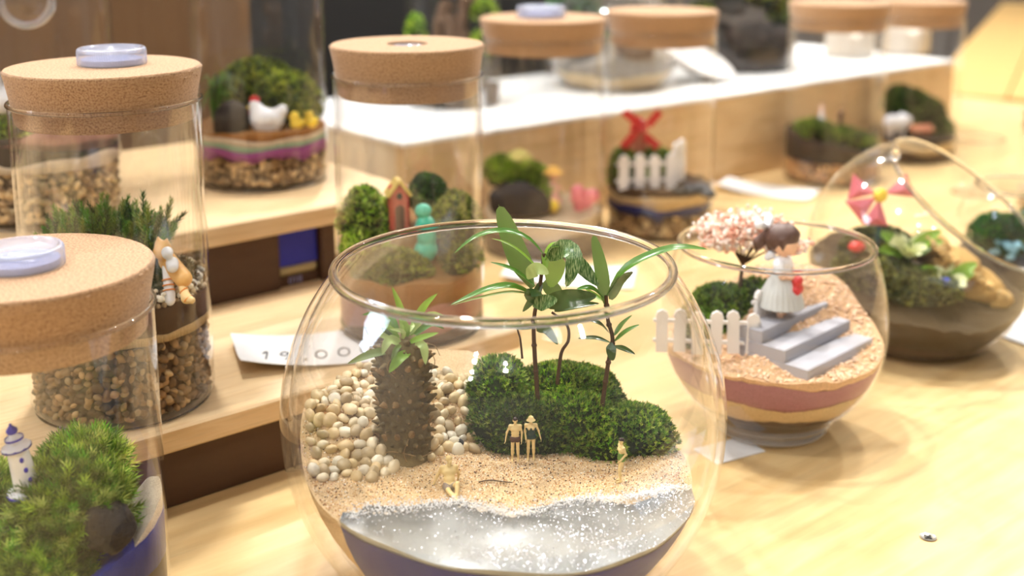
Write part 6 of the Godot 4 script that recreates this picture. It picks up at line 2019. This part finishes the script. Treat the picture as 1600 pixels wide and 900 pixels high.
# ---------------------------------------------------------------- what stands on the long box, cut by the picture's top
func back_row() -> void:
	var top := T + 0.1003
	var at := Vector3(-0.0760, top, -1.290)
	jar("glass jar with driftwood and lime moss on the long box, far behind the middle lid", at, 0.0500, 0.150)
	layer("soil_layer", "dark soil in the driftwood jar on the long box", "soil", at, 0.0486, flat(0.0034), wavy(0.020, 0.003, 3.0), M.brown_soil)
	var o := thing("driftwood", "knotted brown driftwood in the jar far behind the middle lid", "driftwood", at + Vector3(0, 0.018, 0.004))
	var mb := MB.new()
	for q in [[[-18, 0, 4], [-10, 30, 8], [-14, 62, 4], [-4, 90, 0]], [[12, 0, 6], [4, 34, 12], [8, 66, 8], [16, 96, 2]], [[-2, 0, 12], [0, 40, 16], [-4, 76, 10]], [[-16, 40, 6], [2, 46, 14], [18, 58, 8]]]:
		tube(mb, smooth_path(mm3(q), 14), 0.0105, 0.0075, 9)
	for k in mb.v.size(): mb.v[k] += Vector3(noi.get_noise_3dv(mb.v[k] * 6e3), 0, noi.get_noise_3dv(mb.v[k] * 5e3 + Vector3.ONE * 99.0)) * 0.006
	part(o, "branches", mb.mesh(), tri(mat(0.42, 0.33, 0.26, 0.85), M.grit, Vector3(30, 30, 30), 0.1))
	moss("moss_clump", "lime moss clumps clinging to the driftwood far behind the middle lid", at, [[Vector3(-0.038, 0.066, 0.012), Vector3(0.009, 0.030, 0.014)], [Vector3(0.032, 0.060, 0.020), Vector3(0.014, 0.017, 0.014)], [Vector3(0.034, 0.094, 0.010), Vector3(0.013, 0.016, 0.014)], [Vector3(-0.020, 0.028, 0.020), Vector3(0.020, 0.012, 0.016)]], 1500, tuft(6, 0.005, 0.001, 0.6), LIMES, 0.3)
	# the bowl with grey sand and a lump of stone
	at = Vector3(0.1040, top, -1.415)
	o = thing("fishbowl", "wide glass bowl with grey sand on the long box, behind the windmill jar's lid", "bowl", at)
	var prof := [Vector2(0, 0.0015), Vector2(0.05, 0.0015)]
	var t := -0.75
	while t < 0.75:
		prof.append(Vector2(0.080 * cos(t), 0.052 + 0.070 * sin(t)))
		t += 0.06
	mb = MB.new()
	lathe(mb, prof, 90)
	part(o, "glass_wall", mb.mesh(), M.glass)
	mb = MB.new()
	torus(mb, 0.0592, 0.002, 0.0995, 0.002, 90, 12)
	part(o, "rim", mb.mesh(), M.rim)
	var rf := func(y): return 0.080 * sqrt(maxf(1.0 - pow((y - 0.052) / 0.070, 2.0), 0.05)) - 0.003
	layer("sand_layer", "cream sand at the bottom of the wide bowl on the long box", "sand", at, 0.05, flat(0.004), wavy(0.020, 0.002, 3.0), M.cream_sand, 0.001, rf)
	layer("sand_layer", "grey sand on top in the wide bowl on the long box", "sand", at, 0.05, wavy(0.020, 0.002, 3.0), func(x, z): return 0.040 + 0.010 * sin(x * 40.0 + 1.0) - 0.08 * z, M.grey_sand, 0.002, rf)
	rock("brown_rock", "brownish rock lump lying in the wide bowl on the long box", at + Vector3(0.018, 0.050, 0.020), Vector3(0.022, 0.016, 0.018), tri(mat(0.50, 0.42, 0.34, 0.9), M.grit, Vector3(40, 40, 40), 0.1), 41.0)
	moss("moss_clump", "dark moss at the left in the wide bowl on the long box", at, [[Vector3(-0.036, 0.058, 0.018), Vector3(0.024, 0.014, 0.024)]], 700, tuft(6, 0.006, 0.001, 0.6), GREENS, 0.3)
	# an upturned white bowl leaning beside it
	o = thing("white_dish", "shallow white dish lying tilted between the wide bowl and the stone terrarium", "dish", Vector3(0.2020, top + 0.012, -1.475))
	mb = MB.new()
	lathe(mb, [Vector2(0, 0.0), Vector2(0.020, 0.0), Vector2(0.050, 0.016), Vector2(0.052, 0.018), Vector2(0.050, 0.019), Vector2(0.019, 0.004), Vector2(0, 0.004)], 60)
	part(o, "dish", mb.mesh(), M.white_wood)
	o.rotation = Vector3(0.25, 0, -0.42)
	# dark stones with moss in a glass
	at = Vector3(0.2760, top, -1.590)
	jar("wide open glass of dark stones and moss on the long box", at, 0.078, 0.150)
	layer("soil_layer", "dark soil in the wide open glass with stones", "soil", at, 0.0764, flat(0.0034), wavy(0.024, 0.004, 3.0), M.soil, 0.002)
	for q in [[-0.030, 0.040, 0.040, 0.024, "dark stone at the left in the wide open glass"], [0.012, 0.044, 0.044, 0.028, "largest dark stone, in the middle of the wide open glass"], [0.046, 0.040, 0.024, 0.022, "dark stone at the right in the wide open glass"], [-0.008, 0.080, 0.026, 0.022, "grey stone on top of the dark stones in the wide open glass"]]:
		rock("dark_rock", q[4], at + Vector3(q[0], q[1], q[2]), Vector3(q[3], q[3] * 0.8, q[3]), M.rock if q[1] < 0.07 else M.grey_rock, q[0] * 700.0)
	moss("moss_clump", "yellow-green moss over the dark stones in the wide open glass", at, [[Vector3(-0.020, 0.108, 0.020), Vector3(0.040, 0.022, 0.034)], [Vector3(0.030, 0.098, 0.018), Vector3(0.030, 0.022, 0.030)], [Vector3(0.056, 0.070, 0.014), Vector3(0.015, 0.030, 0.022)], [Vector3(-0.050, 0.062, 0.020), Vector3(0.016, 0.022, 0.020)]], 2300, tuft(6, 0.008, 0.0013, 0.6), [[0.62, 0.66, 0.20], [0.50, 0.58, 0.16], [0.74, 0.76, 0.32], [0.40, 0.50, 0.12]], 0.3)
	# further glasses behind, seen only as blur
	for q in [[0.455, -1.700, 0.034, 0.13, "narrow glass bottle behind the fifth cork jar, left one"], [0.545, -1.735, 0.034, 0.13, "narrow glass bottle behind the farthest cork jar, right one"]]:
		at = Vector3(q[0], top, q[1])
		jar(q[4], at, q[2], q[3])
		layer("sand_layer", "white sand in the " + q[4], "sand", at, q[2] - 0.0013, flat(0.0034), wavy(0.035, 0.004, 3.0), M.white_sand, 0.001)
	at = Vector3(0.060, top, -1.520)
	jar("glass with bright leaves behind the wide bowl, at the picture's top", at, 0.036, 0.15)
	moss("leafy_tuft", "green leafy tuft in the glass behind the wide bowl", at, [[Vector3(0, 0.085, 0), Vector3(0.028, 0.03, 0.026)], [Vector3(0, 0.04, 0), Vector3(0.020, 0.038, 0.02)]], 500, tuft(6, 0.010, 0.002, 0.8), [[0.10, 0.40, 0.18], [0.20, 0.46, 0.16], [0.5, 0.62, 0.5]], 0.3)


func cards() -> void:
	# the price card on the lower shelf, its corners curling up
	var o := thing("price_card", "white handwritten price card on the lower shelf behind the big bowl", "card", S(0.346, 0.0482, -0.604) + Vector3(0.0075, 0, -0.006), 0.0)
	o.rotation.y = 0.335
	part(o, "card", curled(0.108, 0.058, 0.0085, 0.0004), M.paper)
	part(o, "handwriting", handwritten(0.108, 0.058, 0.0085), M.ink, "", "thin handwritten figures 19,000")
	# other cards
	for q in [["white price card lying before the long box, between the windmill jar and the fifth jar", P(0.266, 0.0004, -1.300), -0.48, 0.105, 0.052, 0.007], ["white card lying on the table at the right edge", P(0.386, 0.0004, -0.862), 0.55, 0.09, 0.06, 0.001], ["white card lying on the table behind the big bowl, before the pink heart jar", P(0.038, 0.0004, -0.990), -0.15, 0.11, 0.06, 0.006], ["white paper at the bottom right corner of the picture", P(0.300, 0.0004, -0.470), 0.785, 0.30, 0.13, 0.0]]:
		solo("paper_card", q[0], "card", curled(q[3], q[4], q[5], 0.0004), M.paper, q[1], q[2])
	solo("paper_card", "scrap of white card under the edge of the blossom bowl", "card", curled(0.035, 0.022, 0.0, 0.0004), M.paper, P(0.118, 0.0004, -0.655), 0.5)

func curl(x: float, z: float, w: float, d: float, lift: float) -> float:
	var a := x / (w * 0.5)
	var b := z / (d * 0.5)
	return lift * (0.75 * maxf(0.0, -a) * absf(a) + 0.25 * maxf(0.0, a) * absf(a)) + lift * 0.35 * maxf(0.0, b) * absf(b) * maxf(0.0, -a + 0.4)

func curled(w: float, d: float, lift: float, th: float) -> ArrayMesh:
	var mb := MB.new()
	var n := 20
	for s in [1, 0]:
		var rows := []
		for i in n + 1:
			var row := PackedInt32Array()
			for j in n + 1:
				var x := w * (float(i) / n - 0.5)
				var z := d * (float(j) / n - 0.5)
				row.append(mb.vert(Vector3(x, curl(x, z, w, d, lift) + th * s, z)))
			rows.append(row)
		for i in n:
			for j in n:
				if s: mb.quad(rows[i][j], rows[i][j + 1], rows[i + 1][j + 1], rows[i + 1][j])
				else: mb.quad(rows[i + 1][j], rows[i + 1][j + 1], rows[i][j + 1], rows[i][j])
	var m := (n + 1) * (n + 1)
	for k in n:
		for e in [[k, k + 1, 1], [n * (n + 1) + k, n * (n + 1) + k + 1, -1], [k * (n + 1), (k + 1) * (n + 1), -1], [k * (n + 1) + n, (k + 1) * (n + 1) + n, 1]]:
			if e[2] > 0: mb.quad(e[0], e[0] + m, e[1] + m, e[1])
			else: mb.quad(e[1], e[1] + m, e[0] + m, e[0])
	return mb.mesh(true)

# the figures 19,000 written as pen strokes laid on the curled card
func handwritten(w: float, d: float, lift: float) -> ArrayMesh:
	var mb := MB.new()
	var one := [[0.25, 0.8], [0.5, 1.0], [0.45, 0.0]]
	var nine := [[0.75, 0.85], [0.45, 1.0], [0.2, 0.75], [0.45, 0.52], [0.75, 0.8], [0.72, 0.4], [0.5, 0.0]]
	var nought := [[0.5, 1.0], [0.2, 0.75], [0.2, 0.25], [0.5, 0.0], [0.8, 0.25], [0.8, 0.75], [0.5, 1.0]]
	var comma := [[0.3, 0.08], [0.36, -0.02], [0.2, -0.22]]
	var x0 := -0.043
	for g in [[one, 0.0105], [nine, 0.0135], [comma, 0.0075], [nought, 0.0135], [nought, 0.0135], [nought, 0.0135]]:
		var pts := []
		for q in g[0]:
			var x: float = x0 + q[0] * 0.0095 + q[1] * 0.002
			var z: float = 0.016 - q[1] * 0.0145
			pts.append(Vector3(x, curl(x, z, w, d, lift) + 0.00045, z))
		tube(mb, smooth_path(pts, 24), 0.00058, 0.00046, 6)
		x0 += g[1]
	return mb.mesh()


const LEAVES_A := [
	[[[13.0,49.4,-24.0],[5.2,66.2,-28.0],[-2.8,87.8,-30.0]], 10.7, "leaf", 1, 0],
	[[[18.3,65.5,-24.0],[10.6,74.6,-21.0],[-0.8,78.8,-18.0],[-13.3,76.3,-16.0],[-23.8,67.8,-15.0]], 4.3, "leaf", 0, 1],
	[[[17.1,57.5,-24.0],[7.0,68.5,-20.0],[0.0,73.3,-18.0],[-6.4,75.1,-18.0]], 2.6, "leaf_light", 0, 1],
	[[[14.2,50.4,-24.0],[4.1,59.6,-20.0],[-7.0,63.9,-18.0]], 3.8, "leaf", 0.2, 1],
	[[[15.9,45.1,-22.0],[4.4,52.3,-18.0],[-8.2,51.7,-15.0],[-25.7,44.4,-13.0]], 4.9, "leaf", 0.1, 1],
	[[[14.7,46.7,-21.0],[3.5,50.2,-16.0],[-12.6,47.8,-14.0],[-24.6,44.4,-13.0]], 2.3, "leaf_pale", 0, 1],
	[[[10.6,54.7,-21.0],[14.7,60.6,-18.0],[20.5,58.7,-16.0]], 6.4, "leaf_pale", 0.6, 0],
	[[[18.3,63.6,-24.0],[21.8,70.1,-22.0],[27.0,70.9,-20.0]], 6.4, "leaf_light", 0.4, 1],
	[[[20.1,63.9,-23.0],[27.0,70.3,-18.0],[31.5,68.7,-13.0],[30.6,61.2,-11.0],[28.0,53.6,-11.0]], 8.7, "leaf_streaked", 0.5, 0],
	[[[23.7,66.8,-26.0],[23.1,57.8,-25.0],[21.3,49.4,-24.0]], 9.9, "leaf_light", 0.6, 0],
	[[[29.1,65.8,-27.0],[36.8,58.1,-26.0],[44.0,50.0,-24.0]], 7.0, "leaf_streaked", 0.4, 0],
	[[[13.0,42.1,-20.0],[18.2,45.3,-16.0],[24.6,47.2,-14.0]], 7.5, "leaf_streaked", 0.6, 0],
	[[[18.3,44.0,-18.0],[29.9,47.4,-15.0],[42.9,48.3,-16.0]], 8.7, "leaf_dark", 0.5, 0],
	[[[23.1,39.6,-20.0],[33.1,42.4,-19.0],[44.4,43.3,-20.0]], 5.8, "leaf_dark", 0.3, 1],
	[[[14.7,42.7,-20.0],[11.2,48.9,-18.0],[17.6,49.3,-15.0]], 4.6, "leaf_dark", 0.6, 0],
	[[[17.1,52.5,-24.0],[14.1,46.7,-21.0],[8.2,39.6,-18.0]], 4.1, "leaf_dark", 0.4, 0],
	[[[17.7,66.1,-24.0],[18.9,62.4,-22.0],[18.3,56.9,-20.0]], 2.9, "leaf_light", 0.3, 0],
	[[[14.8,29.1,-24.0],[18.9,30.5,-21.0],[21.9,27.7,-20.0],[24.9,23.0,-20.0]], 4.3, "leaf_dark", 0.5, 0],
	[[[14.2,30.0,-24.0],[7.9,30.1,-22.0],[4.6,30.5,-21.0]], 2.0, "leaf_dark", 0.3, 1],
	[[[18.4,51.3,-28.0],[23.8,46.2,-28.0],[27.4,41.9,-28.0]], 7.5, "leaf", 0.4, 0],
]
const LEAVES_B := [
	[[[47.0,41.3,-24.0],[44.9,58.1,-26.0],[41.2,74.2,-28.0]], 6.7, "leaf", 1, 0],
	[[[47.6,45.7,-24.0],[54.3,58.4,-21.0],[65.7,66.7,-18.0],[79.3,71.8,-15.0],[93.3,71.1,-13.0]], 6.7, "leaf", 0.6, 1],
	[[[49.4,43.8,-24.0],[53.2,53.5,-21.0],[59.6,58.7,-20.0]], 4.9, "leaf_dark", 0.4, 0],
	[[[46.4,44.4,-24.0],[40.2,50.4,-21.0],[33.0,50.4,-19.0]], 4.9, "leaf", 0.5, 1],
	[[[45.8,43.2,-24.0],[41.7,45.7,-26.0],[37.0,48.5,-27.0]], 2.9, "leaf_light", 0.3, 1],
	[[[50.0,22.5,-24.0],[42.3,26.1,-21.0],[33.8,26.5,-19.0]], 3.5, "leaf_dark", 0.7, 1],
	[[[49.8,23.5,-22.0],[49.7,19.9,-19.0],[50.5,15.9,-18.0]], 4.9, "leaf_dark", 0.8, 0],
	[[[50.6,22.5,-24.0],[56.6,28.9,-22.0],[63.1,32.7,-21.0]], 3.8, "leaf", 0.6, 1],
	[[[50.9,21.2,-24.0],[55.8,20.7,-21.0],[61.0,18.7,-19.0]], 3.8, "leaf_dark", 0.6, 1],
	[[[49.0,27.5,-24.0],[44.6,33.0,-21.0],[38.5,35.5,-20.0]], 4.1, "leaf_dark", 0.5, 1],
	[[[51.4,26.3,-24.0],[55.1,31.2,-26.0],[60.0,35.3,-27.0]], 2.6, "leaf", 0.4, 1],
]
const STEM_A := [[16.1, -10.8, -24.0], [14.8, 5.3, -24.0], [13.6, 32.2, -24.0], [16.3, 49.4, -24.0], [18.3, 66.1, -24.0]]
const STEM_B := [[45.9, -10.8, -24.0], [48.6, 11.7, -24.0], [50.6, 24.4, -24.0], [48.3, 33.8, -24.0], [47.3, 45.7, -24.0]]
const STEM_C := [[24.9, 0.4, -28.0], [26.7, 15.9, -28.0], [30.0, 22.2, -28.0], [29.3, 29.9, -28.0], [22.1, 36.2, -28.0]]
const STEM_D := [[8.2, 14.1, -26.0], [7.3, 23.6, -26.0], [6.1, 29.3, -26.0], [9.4, 33.1, -26.0]]
